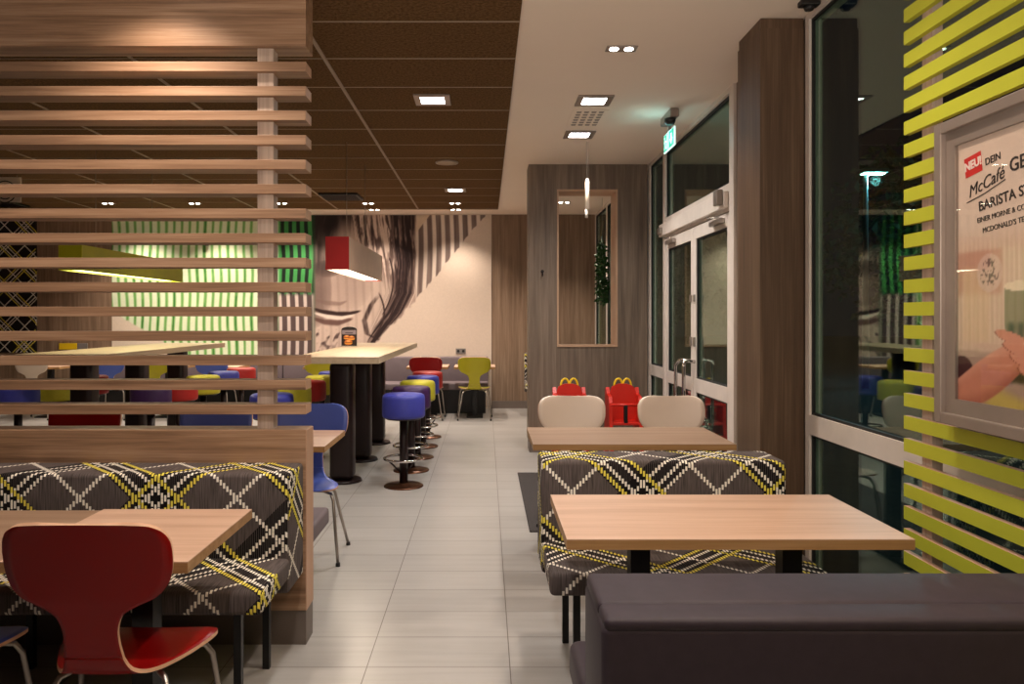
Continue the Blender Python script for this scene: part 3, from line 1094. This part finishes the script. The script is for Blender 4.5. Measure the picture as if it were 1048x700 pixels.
low_table('grey-tan table at the left picture edge in the left booth', -2.03, -1.435, 2.21, 2.82, (-1.73,), fy=.05, z=.745, top='table_dimmed')
low_table('tan table poking out behind the low divider wall, before the blue chair', -1.5, -.894, 4.19, 4.80, (-1.2,), fy=-.08)
low_table('tan table hidden mostly behind the divider, before the second blue chair', -2.12, -1.52, 4.19, 4.80, (-1.82,), fy=-.08)
low_table('tan table behind the divider before the near red chair', -2.9, -2.3, 4.19, 4.80, (-2.6,), fy=-.08)

# grey bench behind the divider
t = thing('grey_bench', 'plain grey bench on the far side of the low divider wall', 'bench', (0, 3.53, 0))
MB().box(-3.6, -.83, .0, .49, .37, .46, .02, 3).build('seat', 'greyvinyl', t)
for x in (-1.0, -2.2, -3.4):
    MB().box(x - .02, x + .02, .08, .12, 0, .37).build('leg', 'black', t)
    MB().box(x - .02, x + .02, .40, .44, 0, .37).build('leg', 'black', t)

# back-wall bench
t = thing('grey_bench', 'long grey upholstered bench along the foot of the mural wall', 'bench', (0, 11.5, 0))
b = MB()
for k in range(6):
    x1 = .04 - k * 1.09
    b.box(x1 - 1.08, x1, .0, .5, .36, .46, .02, 3)
b.build('seat', 'greyvinyl', t)
b = MB()
for k in range(6):
    x1 = .04 - k * 1.09
    b.box(x1 - 1.08, x1, .50, .675, .36, .84, .02, 3)
b.build('backrest', 'greyvinyl', t)
MB().box(-6.4, .0, .06, .66, 0, .36).build('base', 'black', t)

# ---- charcoal sofa in the foreground (seen from behind)
t = thing('leather_sofa', 'charcoal leather sofa back filling the lower right foreground', 'sofa', (.25, 1.62, 0))
b = MB()
b.box(0, 1.27, 0, .29, .10, .80, .018, 4)
b.build('backrest', 'leather', t)
b = MB()
b.box(.004, 1.266, .085, .292, .78, .822, .016, 4)
b.build('top_cushion', 'leather', t)
MB().box(.006, 1.264, .0, .10, .785, .818, .014, 4).build('top_welt', 'leather', t)
MB().box(.01, 1.26, .28, .75, .34, .46, .03, 4).build('seat', 'leather', t)
MB().box(.05, 1.22, .05, .70, .06, .345).build('base', 'black', t)
for x in (.08, 1.19):
    for y in (.08, .66):
        MB().cyl((x, y, 0), .02, .065, 12).build('leg', 'black', t)

# ================================================================== bentwood shell chairs
def catmull(rows, sub):
    out = []
    n = len(rows)
    for i in range(n - 1):
        p0, p1, p2, p3 = rows[max(i - 1, 0)], rows[i], rows[i + 1], rows[min(i + 2, n - 1)]
        for k in range(sub):
            t = k / sub
            out.append(tuple(.5 * ((2 * b) + (-a + c) * t + (2 * a - 5 * b + 4 * c - d) * t * t + (-a + 3 * b - 3 * c + d) * t ** 3)
                             for a, b, c, d in zip(p0, p1, p2, p3)))
    out.append(rows[-1])
    return out
def shell(rows, thick, curve, nc=14):
    rows = catmull(rows, 4)
    nr = len(rows)
    P = np.zeros((nr, nc + 1, 3))
    for i, (y, z, hw, cv) in enumerate(rows):
        for j in range(nc + 1):
            t = -1 + 2 * j / nc
            x = hw * t
            P[i, j] = (x, y, z)
            c = cv * (abs(x) / .22) ** 2
            # wings bend along the surface normal
            if i < nr - 1:
                dy, dz = rows[i + 1][0] - y, rows[i + 1][1] - z
            else:
                dy, dz = y - rows[i - 1][0], z - rows[i - 1][1]
            L = math.hypot(dy, dz) or 1
            P[i, j, 1] += c * dz / L
            P[i, j, 2] += -c * dy / L
    du = np.gradient(P, axis=1)
    dv = np.gradient(P, axis=0)
    N = np.cross(du, dv)
    N /= np.maximum(np.linalg.norm(N, axis=2, keepdims=True), 1e-9)
    A, B = P + N * thick / 2, P - N * thick / 2
    m = MB()
    bm = m.bm
    va = [[bm.verts.new(A[i, j]) for j in range(nc + 1)] for i in range(nr)]
    vb = [[bm.verts.new(B[i, j]) for j in range(nc + 1)] for i in range(nr)]
    for i in range(nr - 1):
        for j in range(nc):
            f = bm.faces.new([va[i][j], va[i + 1][j], va[i + 1][j + 1], va[i][j + 1]]); f.smooth = True
            f = bm.faces.new([vb[i][j], vb[i][j + 1], vb[i + 1][j + 1], vb[i + 1][j]]); f.smooth = True
    def rim(a0, a1, b0, b1):
        f = bm.faces.new([a0, a1, b1, b0]); f.material_index = 1
    for i in range(nr - 1):
        rim(va[i][0], va[i + 1][0], vb[i][0], vb[i + 1][0])
        rim(va[i][nc], va[i + 1][nc], vb[i][nc], vb[i + 1][nc])
    for j in range(nc):
        rim(va[0][j], va[0][j + 1], vb[0][j], vb[0][j + 1])
        rim(va[-1][j], va[-1][j + 1], vb[-1][j], vb[-1][j + 1])
    bmesh.ops.recalc_face_normals(bm, faces=bm.faces)
    return m
SEAT = [(0.1776, 0.436, 0.128, 0), (0.1752, 0.4375, 0.1724, 0.004), (0.1664, 0.439, 0.2049, 0.004), (0.148, 0.441, 0.2256, 0.005), (0.112, 0.443, 0.2334, 0.006), (0.056, 0.441, 0.2246, 0.008), (-0.02, 0.436, 0.197, 0.012), (-0.095, 0.435, 0.1596, 0.016), (-0.145, 0.445, 0.1231, 0.014), (-0.175, 0.47, 0.0965, 0.01), (-0.192, 0.51, 0.0818, 0.006)]
BACK = [(-.192, .51, .083, .006), (-.203, .555, .077, .006), (-.212, .60, .078, .008), (-.22, .64, .095, .010), (-.226, .665, .135, .014), (-.231, .685, .182, .018), (-.236, .715, .214, .022), (-.243, .755, .230, .025),
        (-.252, .805, .234, .026), (-.259, .845, .230, .026), (-.264, .873, .216, .024), (-.267, .89, .194, .020), (-.269, .900, .165, .016), (-.270, .905, .12, .01)]
def make_chair(color):
    t = thing('shell_chair', 'bentwood chair', 'chair')
    shell(SEAT, .011, 0).build('seat', [color, 'ply'], t)
    shell(BACK, .011, 0).build('backrest', [color, 'ply'], t)
    for sx in (-1, 1):
        for front in (1, 0):
            if front:
                pts = [(sx * .05, .07, .420), (sx * .15, .10, .422), (sx * .195, .125, .41), (sx * .212, .14, .375), (sx * .23, .165, .2), (sx * .25, .19, .012)]
            else:
                pts = [(sx * .05, .0, .418), (sx * .12, -.06, .418), (sx * .155, -.09, .405), (sx * .172, -.11, .37), (sx * .20, -.165, .2), (sx * .235, -.225, .012)]
            lg = MB().tube(pts, .0095, 8).build('leg', 'satin', t)
            p = pts[-1]
            MB().lathe([(0, 0), (.014, 0), (.0125, .022), (0, .022)], (p[0], p[1], 0), 10).build('foot_cap', 'black', lg)
    MB().lathe([(0, .412), (.075, .412), (.085, .428), (0, .428)], (0, .035, 0), 18).build('seat_plate', 'black', t)
    return t
proto = make_chair('red')
first = [True]
def chair(x, y, rz, color, label, group):
    z = .010 if color == 'white' and y < 6 else 0
    if first[0]:
        first[0] = False
        proto.location = (x, y, 0)
        proto.rotation_euler = (0, 0, rz)
        proto['label'] = label
        proto['group'] = group
        return proto
    return dup(proto, (x, y, z), rz, label, group, {'seat': [color, None], 'backrest': [color, None]})
G1 = 'shell chairs in the left booth'
chair(-1.10, 2.315, 0, 'red', 'dark red bentwood chair with its back to us, in the left foreground', G1)
chair(-1.72, 2.32, 0, 'blue', 'blue bentwood chair of which one seat corner shows, in the lower left corner', G1)
G2 = 'shell chairs behind the divider'
chair(-1.12, 4.64, PI, 'blue', 'light blue bentwood chair facing us right behind the divider end', G2)
chair(-1.735, 4.64, PI, 'blue', 'blue chair back seen through the lowest slat gap, left of the slat post', G2)
chair(-2.58, 4.64, PI, 'red', 'red chair back seen through the lowest slat gap', G2)
G3 = 'cream shell chairs'
chair(.60, 5.03, PI, 'white', 'cream bentwood chair, left of the two behind the dimmed tan table', G3)
chair(1.292, 5.03, PI, 'white', 'cream bentwood chair, right of the two, nearest the entrance door', G3)
G4 = 'shell chairs along the far wall'
chair(-.16, 10.95, 0, 'yellow', 'yellow-green bentwood chair at the far wall, rightmost of the far row', G4)
chair(-.85, 10.95, 0, 'red', 'red bentwood chair at the far wall, behind the row of bar stools', G4)
chair(-3.9, 10.98, 0, 'blue', 'blue chair at the far wall, seen through the slats right of the green bar table', G4)
chair(-4.72, 10.98, 0, 'yellow', 'yellow-green chair at the far wall seen between the dark bar table posts', G4)
chair(-5.38, 10.98, 0, 'blue', 'blue chair at the far wall behind the left end of the far bar table', G4)
chair(-6.47, 10.98, 0, 'white', 'white chair at the far wall, leftmost of the far row', G4)
chair(-2.35, 10.98, 0, 'yellow', 'yellow-green chair at the far wall left of the near bar table', G4)
for x, lb in ((-.16, 'small table at the far wall before the yellow-green chair'), (-.85, 'small table at the far wall before the red chair'),
              (-2.35, 'small far table left of the near bar table'), (-3.9, 'small far table before the right blue chair'),
              (-4.72, 'small far table before the yellow and blue chairs'), (-6.47, 'small far table before the white chair')):
    low_table(lb, x - .3, x + .3, 10.93, 11.55, (x,), group='small tables along the far wall')

# ================================================================== bar tables and stools
def bar_table(label, x0, x1, y0, y1, feet):
    cx = (x0 + x1) / 2
    t = thing('bar_table', label, 'bar table', (cx, y0, 0))
    hw = (x1 - x0) / 2
    MB().box(-hw, hw, 0, y1 - y0, 1.073, 1.127).build('table_edge', 'bar_table', t)
    MB().box(-hw, hw, 0, y1 - y0, 1.127, 1.13).build('tabletop', 'bar_table', t)
    for y in feet:
        p = MB()
        p.lathe([(0, .02), (.165, .02), (.165, .012), (.175, 0), (0, 0)], (0, y - y0, 0), 32)
        b = p.build('base_plate', 'darkcol', t)
        MB().box(-.105, .105, y - y0 - .105, y - y0 + .105, .02, 1.073, .05, 4).build('leg', 'darkcol', t)
    return t
bar_table('long pale high table on thick dark posts under the red and tan lamp', -1.66, -.905, 6.4, 10.0, (6.78, 7.78, 8.82))
bar_table('long pale high table behind the slats under the green lamp', -4.3, -3.45, 6.9, 10.0, (7.3, 8.4, 9.5))

def make_stool(mat):
    t = thing('bar_stool', 'stool', 'bar stool')
    MB().lathe([(0, .60), (.175, .60), (.184, .61), (.186, .63), (.186, .765), (.180, .79), (.160, .803), (.08, .808), (0, .809)], (0, 0, 0), 32).build('seat', mat, t)
    MB().lathe([(0, .585), (.15, .585), (.165, .60), (0, .60)], (0, 0, 0), 24).build('seat_plate', 'darkcol', t)
    MB().cyl((0, 0, .02), .036, .565, 20).build('pole', 'darkcol', t)
    MB().lathe([(0, 0), (.172, 0), (.172, .006), (.16, .014), (.05, .022), (.045, .03), (0, .03)], (0, 0, 0), 32).build('base', 'bronze', t)
    r = MB()
    n = 28
    r.tube([(.165 * math.cos(2 * PI * k / n), .165 * math.sin(2 * PI * k / n) - .02, .245) for k in range(n)], .0115, 8, closed=True)
    ring = r.build('footrest', 'chrome', t)
    for a in (-.85, -2.3, 1.57):
        MB().tube([(.03 * math.cos(a), .03 * math.sin(a), .12), (.16 * math.cos(a), .16 * math.sin(a) - .02, .24)], .008, 6).build('footrest_arm', 'darkcol', ring)
    return t
sp = make_stool('s_blue')
fs_ = [True]
def stool(x, y, c, label, group):
    if fs_[0]:
        fs_[0] = False
        sp.location = (x, y, 0); sp['label'] = label; sp['group'] = group
        return sp
    return dup(sp, (x, y, 0), 0, label, group, {'seat': [c]})
GA = 'bar stools along the aisle side of the near bar table'
for k, (c, lb) in enumerate((('s_blue', 'blue bar stool nearest to us in the aisle row'), ('s_purple', 'dark purple bar stool, second in the aisle row'),
                             ('s_yellow', 'yellow-green bar stool, third in the aisle row'), ('s_blue', 'blue bar stool, fourth in the aisle row behind the yellow-green one'),
                             ('s_red', 'red bar stool, farthest in the aisle row'))):
    stool(-.713, 6.57 + .67 * k, c, lb, GA)
GB = 'bar stools on the far side of the near bar table'
for k, (c, lb) in enumerate((('s_blue', 'blue bar stool partly behind the slat post'), ('s_yellow', 'yellow bar stool just right of the slat post, left of the bar table'),
                             ('s_red', 'red bar stool left of the near bar table post'), ('s_yellow', 'yellow bar stool behind the red one left of the near bar table'),
                             ('s_blue', 'farthest blue bar stool left of the near bar table'))):
    stool(-1.86, 6.57 + .67 * k, c, lb, GB)
GC = 'bar stools around the far bar table'
for k, (c, lb) in enumerate((('s_purple', 'dark purple bar stool, nearest on the right of the far bar table'), ('s_red', 'red bar stool on the right of the far bar table'),
                             ('s_yellow', 'yellow bar stool on the right of the far bar table'), ('s_blue', 'blue bar stool on the right of the far bar table'),
                             ('s_red', 'farthest red bar stool on the right of the far bar table'))):
    stool(-3.22, 7.27 + .67 * k, c, lb, GC)
for k, (c, lb) in enumerate((('s_blue', 'blue bar stool at the left picture edge behind the slats'), ('s_yellow', 'yellow bar stool left of the far bar table'),
                             ('s_red', 'red bar stool left of the far bar table, behind the yellow one'))):
    stool(-4.50, 7.27 + .67 * k, c, lb, GC)

# ================================================================== box pendants
def box_lamp(label, cx, y0, y1, zb, zt, w, end, side, glow, wl):
    t = thing('box_pendant', label, 'pendant lamp', (cx, y0, 0))
    L = y1 - y0
    s = MB()
    s.box(-w / 2, -w / 2 + .012, .006, L - .006, zb, zt).box(w / 2 - .012, w / 2, .006, L - .006, zb, zt)
    s.box(-w / 2 + .012, w / 2 - .012, .006, L - .006, zt - .012, zt)
    s.build('lamp_shade', side, t)
    for ye in (0, L):
        MB().box(-w / 2, w / 2, ye - .006, ye + .006, zb, zt).build('end_panel', end, t)
    MB().box(-w / 2 + .012, w / 2 - .012, .006, L - .006, zb + .012, zb + .018).build('diffuser', glow, t)
    for y in (.45, L - .6):
        MB().tube([(0, y, zt - .01), (0, y, DZ)], .0022, 6).build('cable', 'satin', t)
    l = bpy.data.lights.new('lamp_glow', 'AREA')
    l.shape = 'RECTANGLE'
    l.size, l.size_y = w * .8, L * .9
    l.energy = wl
    l.color = (1, .85, .66)
    o = bpy.data.objects.new('lamp_glow', l)
    COL.objects.link(o)
    o.parent = t
    o.location = (0, L / 2, zb + .006)
    return t
M['lamp_tan'] = plain('tan_lamp_side', rgb(196, 164, 140), 0.5)
M['lamp_red'] = plain('red_lamp_end', rgb(158, 24, 22), 0.45)
M['lamp_olive'] = plain('lime_lamp_side', rgb(172, 172, 28), 0.45)
M['lamp_lime'] = plain('lime_lamp_end', rgb(196, 196, 36), 0.45)
box_lamp('long box lamp with red end and tan sides hanging over the near bar table', -1.30, 6.62, 8.75, 1.885, 2.175, .205, 'lamp_red', 'lamp_tan', 'diffuser_w', 16)
box_lamp('long lime green box lamp hanging behind the slats', -3.82, 6.95, 9.25, 1.90, 2.135, .215, 'lamp_lime', 'lamp_olive', 'diffuser_g', 12)

# menu card on the bar table
t = thing('menu_stand', 'small burger menu card standing on the near bar table', 'menu card', (-1.565, 8.66, 1.13))
prof = []
for k in range(9):
    a = PI * k / 8
    prof.append((.088 * math.cos(a) if k not in (0, 8) else (.088 if k == 0 else -.088), .20 + .03 * math.sin(a)))
MB().prism([(-.088, .012), (.088, .012)] + prof, -.004, .004, 'XZ').build('card', 'black', t)
def burger(u, v):
    x, y = u, v
    n = len(u)
    c = np.tile(np.array([36, 26, 24.]), (n, 1))
    def ov(m, k):
        m = np.clip(m, 0, 1)[:, None]
        c[:] = c * (1 - m) + np.asarray(k, float) * m
    ov(sm(.62, .66, y) * sm(.92, .88, y), [132, 118, 124])
    ov(sm(.70, .73, y) * sm(.79, .76, y) * sm(.2, .25, x) * sm(.8, .75, x), [64, 56, 64])
    for cx, cy, s in ((.33, .46, .24), (.68, .42, .24), (.45, .16, .30)):
        q = ((x - cx) / s) ** 2 + ((y - cy) / (s * .6)) ** 2
        ov(sm(1, .8, q), [196, 110, 48])
        ov(sm(1, .8, q) * sm(.03, .0, np.abs(y - cy)), [70, 30, 16])
        ov(sm(1, .8, q) * sm(.02, .0, np.abs(y - cy + .06)), [236, 180, 60])
        ov(sm(.35, .1, ((x - cx) / s) ** 2 + ((y - cy - .08) / (s * .35)) ** 2), [232, 160, 92])
    return c
painted('printed_picture', 24, 28, lambda u, v: np.stack([-.08 + .16 * u, np.full_like(u, -.0046), .02 + .19 * v], 1), burger, 'print', t)
MB().box(-.095, .095, -.03, .03, 0, .012, .003).build('foot', 'acrylic', t)

# ================================================================== high chairs
def high_chair(x, y, label):
    t = thing('child_high_chair', label, 'high chair', (x, y, 0), 0, 'red child high chairs')
    # faces -Y ; A-shaped side frames
    for s in (-1, 1):
        m = MB()
        xo = s * .165
        xi = s * .13
        poly = [(-.24, 0), (-.17, 0), (-.10, .30), (.10, .30), (.17, 0), (.24, 0), (.15, .44), (.12, .74), (.06, .76), (.02, .70), (-.10, .68), (-.14, .62), (-.15, .44)]
        m.prism(poly, min(xo, xi), max(xo, xi), 'YZ')
        m.build('side_panel', 'plastic_red', t)
    # rounded backboard
    pr = []
    W2 = .135
    out = [(-W2, .42), (W2, .42), (.145, .60), (.14, .68)]
    for k in range(9):
        a = k / 8 * PI
        out.append((.118 * math.cos(a), .745 + .055 * math.sin(a)))
    out += [(-.14, .68), (-.145, .60)]
    MB().prism(out, .02, .055, 'XZ').build('backrest', 'plastic_red', t)
    m = MB()
    m.box(-.13, .13, -.15, .03, .40, .43, .008)
    m.build('seat', 'plastic_red', t)
    MB().tube([(-.15, -.13, .60), (.15, -.13, .60)], .016, 10).build('front_bar', 'plastic_red', t)
    MB().box(-.13, .13, -.17, -.14, .26, .30, .006).build('footrest', 'plastic_red', t)
    MB().box(-.018, .018, -.15, -.11, .42, .60, .005).build('crotch_strap', 'black', t)
    g = MB()
    for s in (-1, 1):
        pts = [(s * .043 + .043 * math.cos(a), .035, .765 + .082 * math.sin(a)) for a in [PI * k / 12 for k in range(13)]]
        g.tube(pts, .011, 8)
    g.build('handle', 'plastic_yellow', t)
    return t
high_chair(.845, 7.6, 'red plastic child high chair with yellow top loops, left of the two by the partition')
high_chair(1.385, 7.6, 'red plastic child high chair with yellow top loops, the one nearer the entrance door')

# doormat
t = thing('doormat', 'dark grey ribbed doormat on the tiles before the entrance door', 'doormat', (0, 0, 0))
MB().box(.30, 1.66, 5.15, 7.1, .0005, .010, .003).build('pile', 'doormat', t)

# ================================================================== lime slat screen and poster
LX = 1.55
t = thing('slat_screen', 'screen of lime green horizontal slats in front of the right window', 'slat screen', (LX, 0, 0))
s = MB()
k = -12
while True:
    zt = 1.103 + .0835 * k
    k += 1
    if zt - .049 < .06:
        continue
    if zt > CZ - .005:
        break
    s.box(0, .022, .9, 2.80, zt - .0486, zt)
for f in s.bm.faces:
    f.normal_update()
    if f.normal.z > .5:
        f.material_index = 1
s.build('slat_panel', ['lime', 'oak_end'], t)
for y in (2.69, 1.95, 1.1):
    MB().box(.022, .06, y - .03, y + .03, 0, CZ - .003).build('post', 'oak_z', t)

PX = 1.5
pt = thing('framed_poster', 'grey framed coffee advertising poster hung on the lime green slats', 'poster', (0, 0, 0))
PY0, PY1, PZ0, PZ1 = 1.72, 2.505, 1.12, 2.10
f = MB()
w_ = .036
for (a, b_, c, d) in ((PY0, PY0 + w_, PZ0, PZ1), (PY1 - w_, PY1, PZ0, PZ1), (PY0 + w_, PY1 - w_, PZ0, PZ0 + w_), (PY0 + w_, PY1 - w_, PZ1 - w_, PZ1)):
    f.box(PX - .014, LX, a, b_, c, d, .003)
f.build('frame', 'alugrey', pt)
f = MB()
v_ = .048
ya, yb, za, zb = PY0 + w_, PY1 - w_, PZ0 + w_, PZ1 - w_
for (a, b_, c, d) in ((ya, ya + v_, za, zb), (yb - v_, yb, za, zb), (ya + v_, yb - v_, za, za + v_), (ya + v_, yb - v_, zb - v_, zb)):
    f.box(PX + .004, LX - .006, a, b_, c, d)
f.build('inner_frame', 'alugrey', pt)
iy0, iy1, iz0, iz1 = ya + v_, yb - v_, za + v_, zb - v_
def poster_col(u, v):
    # u: 0 at the far edge (left when read) -> 1 near ; v: 0 bottom -> 1 top
    s_ = u * (iy1 - iy0)
    z = iz0 + v * (iz1 - iz0)
    n = len(u)
    c = np.tile(np.array([224, 200, 182.]), (n, 1))
    def ov(m, k):
        m = np.clip(m, 0, 1)[:, None]
        c[:] = c * (1 - m) + np.asarray(k, float) * m
    # warm blurred cafe background in the lower two thirds
    low = sm(1.76, 1.66, z)
    ov(low * .6, [206, 168, 142])
    st = .5 + .5 * np.sin(s_ * 2 * PI / .021)
    ov(low * sm(1.36, 1.42, z) * sm(.3, 1, st) * .5, [232, 206, 178])
    ov(sm(1.68, 1.66, z) * sm(1.52, 1.55, z) * sm(.22, .19, s_) * .6, [190, 132, 110])
    ov(sm(1.63, 1.61, z) * sm(1.38, 1.40, z) * sm(.02, .03, s_) * sm(.16, .14, s_) * .5, [222, 186, 148])
    ov(sm(1.37, 1.35, z) * .8, [160, 132, 118])
    ov(sm(1.27, 1.23, z + .2 * (s_ - .2)) * sm(.10, .16, s_), [196, 172, 92])
    ov(sm(.30, .26, ((s_ - .02) / .11) ** 2 + ((z - 1.29) / .06) ** 2 * .35), [70, 34, 36])
    # round stamp
    r = np.hypot(s_ - .15, (z - 1.60))
    ov(sm(.060, .056, r), [214, 178, 160])
    sc = vnoise(s_ * 160, z * 160, 5)
    ov(sm(.045, .04, r) * (sc > .58), [120, 96, 88])
    # tall glass
    gx = (s_ - .275) / (.060 - .012 * sm(1.5, 1.3, z))
    inside = sm(1.02, .96, np.abs(gx)) * sm(1.27, 1.29, z) * sm(1.565, 1.555, z)
    ov(inside, [150, 140, 110])
    ov(inside * sm(1.46, 1.44, z) * (.6 + .4 * np.sin(gx * 9)), [74, 84, 62])
    ov(inside * sm(1.38, 1.35, z), [58, 44, 34])
    rim = ((s_ - .275) / .063) ** 2 + ((z - 1.556) / .014) ** 2
    ov(sm(1.1, .9, rim), [236, 214, 184])
    # forearm and hand reaching up to the glass
    ax = np.clip((s_ + .02) / .30, 0, 1)
    cy = 1.225 + .13 * ax ** 1.3
    hw = .035 + .026 * np.sin(PI * np.clip(ax, 0, 1)) + .014 * ax
    arm = sm(1.05, .93, np.abs(z - cy) / hw) * sm(.36, .33, s_)
    ov(arm, [206, 134, 108])
    ov(arm * sm(.2, 1., (cy - z) / hw) * .55, [150, 78, 60])
    ov(arm * sm(.3, 1., (z - cy) / hw) * .5, [232, 172, 146])
    for k in range(4):
        fx, fz = .20 + .032 * k, 1.405 - .034 * k
        an = -.25
        dx, dz = s_ - fx - .05, z - fz
        a_, b_ = dx * math.cos(an) + dz * math.sin(an), -dx * math.sin(an) + dz * math.cos(an)
        q = (a_ / .075) ** 2 + (b_ / .0165) ** 2
        ov(sm(1.1, .9, q), [214, 144, 118])
        ov(sm(1.25, 1.0, q) * sm(.9, 1.0, q) * (b_ < 0), [140, 74, 58])
        ov(sm(.5, .2, ((a_ - .055) / .016) ** 2 + (b_ / .011) ** 2), [238, 196, 176])
    return c
painted('printed_sheet', 150, 160, lambda u, v: np.stack([np.full_like(u, PX + .0145), iy1 - u * (iy1 - iy0), iz0 + v * (iz1 - iz0)], 1), poster_col, 'print_gloss', pt)
MB().box(PX + .0155, LX - .006, iy0, iy1, iz0, iz1).build('backing_board', 'alugrey', pt)
MB().box(PX + .006, PX + .008, iy0, iy1, iz0, iz1).build('cover_sheet', 'acrylic', pt)
def onposter(y, z, ang=0.0, x=PX + .0135):
    R = Matrix(((0, 0, -1, x), (-1, 0, 0, y), (0, 1, 0, z), (0, 0, 0, 1)))
    return R @ Matrix.Rotation(ang, 4, 'Z')
M['ink'] = plain('black_ink', rgb(48, 40, 38), 0.6)
M['ink_red'] = plain('red_ink', rgb(206, 44, 40), 0.6)
M['ink_white'] = plain('white_ink', rgb(238, 222, 212), 0.6)
r_ = MB()
r_.box(-.001, .0, -.04, .04, -.03, .032)
st = r_.build('stamp', 'ink_red', pt)
st.location = (PX + .0142, 2.345, 1.938)
st.rotation_euler = (math.radians(-8), 0, 0)
text_part('NEU!', .036, 'ink_white', pt, onposter(2.383, 1.924, .14, PX + .0125), bold=.0012)
text_part('DEIN', .031, 'ink', pt, onposter(2.288, 1.925, .10), bold=.0003)
text_part('GENUSS', .056, 'ink', pt, onposter(2.182, 1.885, .06), bold=.0008)
text_part('McCaf\u00e9', .054, 'ink', pt, onposter(2.365, 1.838, .22), shear=.35)
MB().tube([(PX + .0135, 2.375, 1.825), (PX + .0135, 2.29, 1.842), (PX + .0135, 2.20, 1.868)], .0016, 4).build('underline', 'ink', pt)
text_part('BARISTA STYLE', .043, 'ink', pt, onposter(2.318, 1.790, .10), bold=.0005)
text_part('EINER MORNE & CO', .023, 'ink', pt, onposter(2.325, 1.755, .07))
text_part("MCDONALD'S TEAM", .023, 'ink', pt, onposter(2.30, 1.722, .07))

# ================================================================== hanging plant beyond the opening
t = thing('hanging_plant', 'trailing green plant hanging by the window beyond the framed opening', 'plant', (1.62, 10.5, 0))
def leaves(n, fpos, size, rnd):
    m = MB()
    bm = m.bm
    for _ in range(n):
        p = fpos()
        d = Vector((rnd.uniform(-1, 1), rnd.uniform(-1, 1), rnd.uniform(-1.2, .4))).normalized()
        s_ = d.cross(Vector((rnd.uniform(-1, 1), rnd.uniform(-1, 1), rnd.uniform(-1, 1)))).normalized()
        k = size * rnd.uniform(.6, 1.3)
        up = d.cross(s_) * k * .12
        a = bm.verts.new(p); b = bm.verts.new(p + d * k * .5 + s_ * k * .3 + up); c = bm.verts.new(p + d * k); e = bm.verts.new(p + d * k * .5 - s_ * k * .3 + up)
        mid = bm.verts.new(p + d * k * .5 - up)
        bm.faces.new([a, b, mid]); bm.faces.new([b, c, mid]); bm.faces.new([c, e, mid]); bm.faces.new([e, a, mid])
    return m
rn = random.Random(3)
def fp():
    z = rn.uniform(1.66, 2.52)
    r = .03 + .05 * math.sin((2.52 - z) / .86 * PI) + .03 * (z < 1.95)
    a = rn.uniform(0, 2 * PI)
    q = rn.uniform(.3, 1)
    return Vector((r * q * math.cos(a), r * q * math.sin(a), z))
leaves(420, fp, .065, rn).build('foliage', 'leaf', t)
st = MB()
for k in range(6):
    a = k * 1.05
    st.tube([(.01 * math.cos(a), .01 * math.sin(a), 2.6), (.05 * math.cos(a), .05 * math.sin(a), 2.2), (.06 * math.cos(a + .5), .06 * math.sin(a + .5), 1.75)], .004, 5)
st.build('stems', 'leaf', t)
MB().tube([(0, 0, 2.58), (0, 0, CZ)], .002, 5).build('wire', 'satin', t)

# ================================================================== outside, night
structure(MB().box(XR + .1, 60, -30, 60, -.14, -.04).build('ground', 'asphalt'))
t = thing('street_lamp', 'greenish street lamp on a tall pole outside the right window', 'street lamp', (8.05, 16.0, -.04))
M['pole'] = plain('galvanised_pole', rgb(110, 130, 130), 0.5, .3)
MB().tube([(0, 0, 0), (0, 0, 3.0), (0, 0, 4.5), (.1, 0, 4.62), (.2, 0, 4.62)], [.07, .055, .045, .04, .035], 12).build('pole', 'pole', t)
MB().box(-.1, .45, -.11, .11, 4.56, 4.66, .03, 3).build('lamp_head', 'pole', t)
M['street_glow'] = emit('street_glow', (.5, 1, .8, 1), 18)
MB().box(-.06, .38, -.09, .09, 4.54, 4.562).build('diffuser', 'street_glow', t)
l = bpy.data.lights.new('street_light', 'POINT')
l.energy = 260
l.color = (.35, .75, 1)
l.shadow_soft_size = .1
o = bpy.data.objects.new('street_light', l)
COL.objects.link(o)
o.parent = t
o.location = (.2, 0, 4.4)
for (tx, ty, hh, rr, lb) in ((12.5, 21, 6.5, 3.0, 'dark leafy tree behind the street lamp outside the window'), (7.6, 27, 5.5, 2.4, 'smaller dark tree left of the street lamp outside'), (10.5, 12.5, 5.2, 2.3, 'dark tree right of the street lamp outside')):
    t = thing('tree', lb, 'tree', (tx, ty, -.04))
    MB().tube([(0, 0, 0), (.1, 0, 1.6), (-.1, .1, 3.2), (0, 0, hh - 1)], [.18, .14, .10, .04], 10).build('trunk', 'column_wood', t)
    def fp():
        while True:
            v_ = Vector((rn.uniform(-1, 1), rn.uniform(-1, 1), rn.uniform(-1, 1)))
            if .25 < v_.length < 1 and mnoise.noise(v_ * 2.6 + Vector((tx, 0, 0))) > -.12:
                return Vector((v_.x * rr, v_.y * rr, hh - rr * .9 + v_.z * rr * .95))
    leaves(2600, fp, .32, rn).build('foliage', 'dleaf', t)
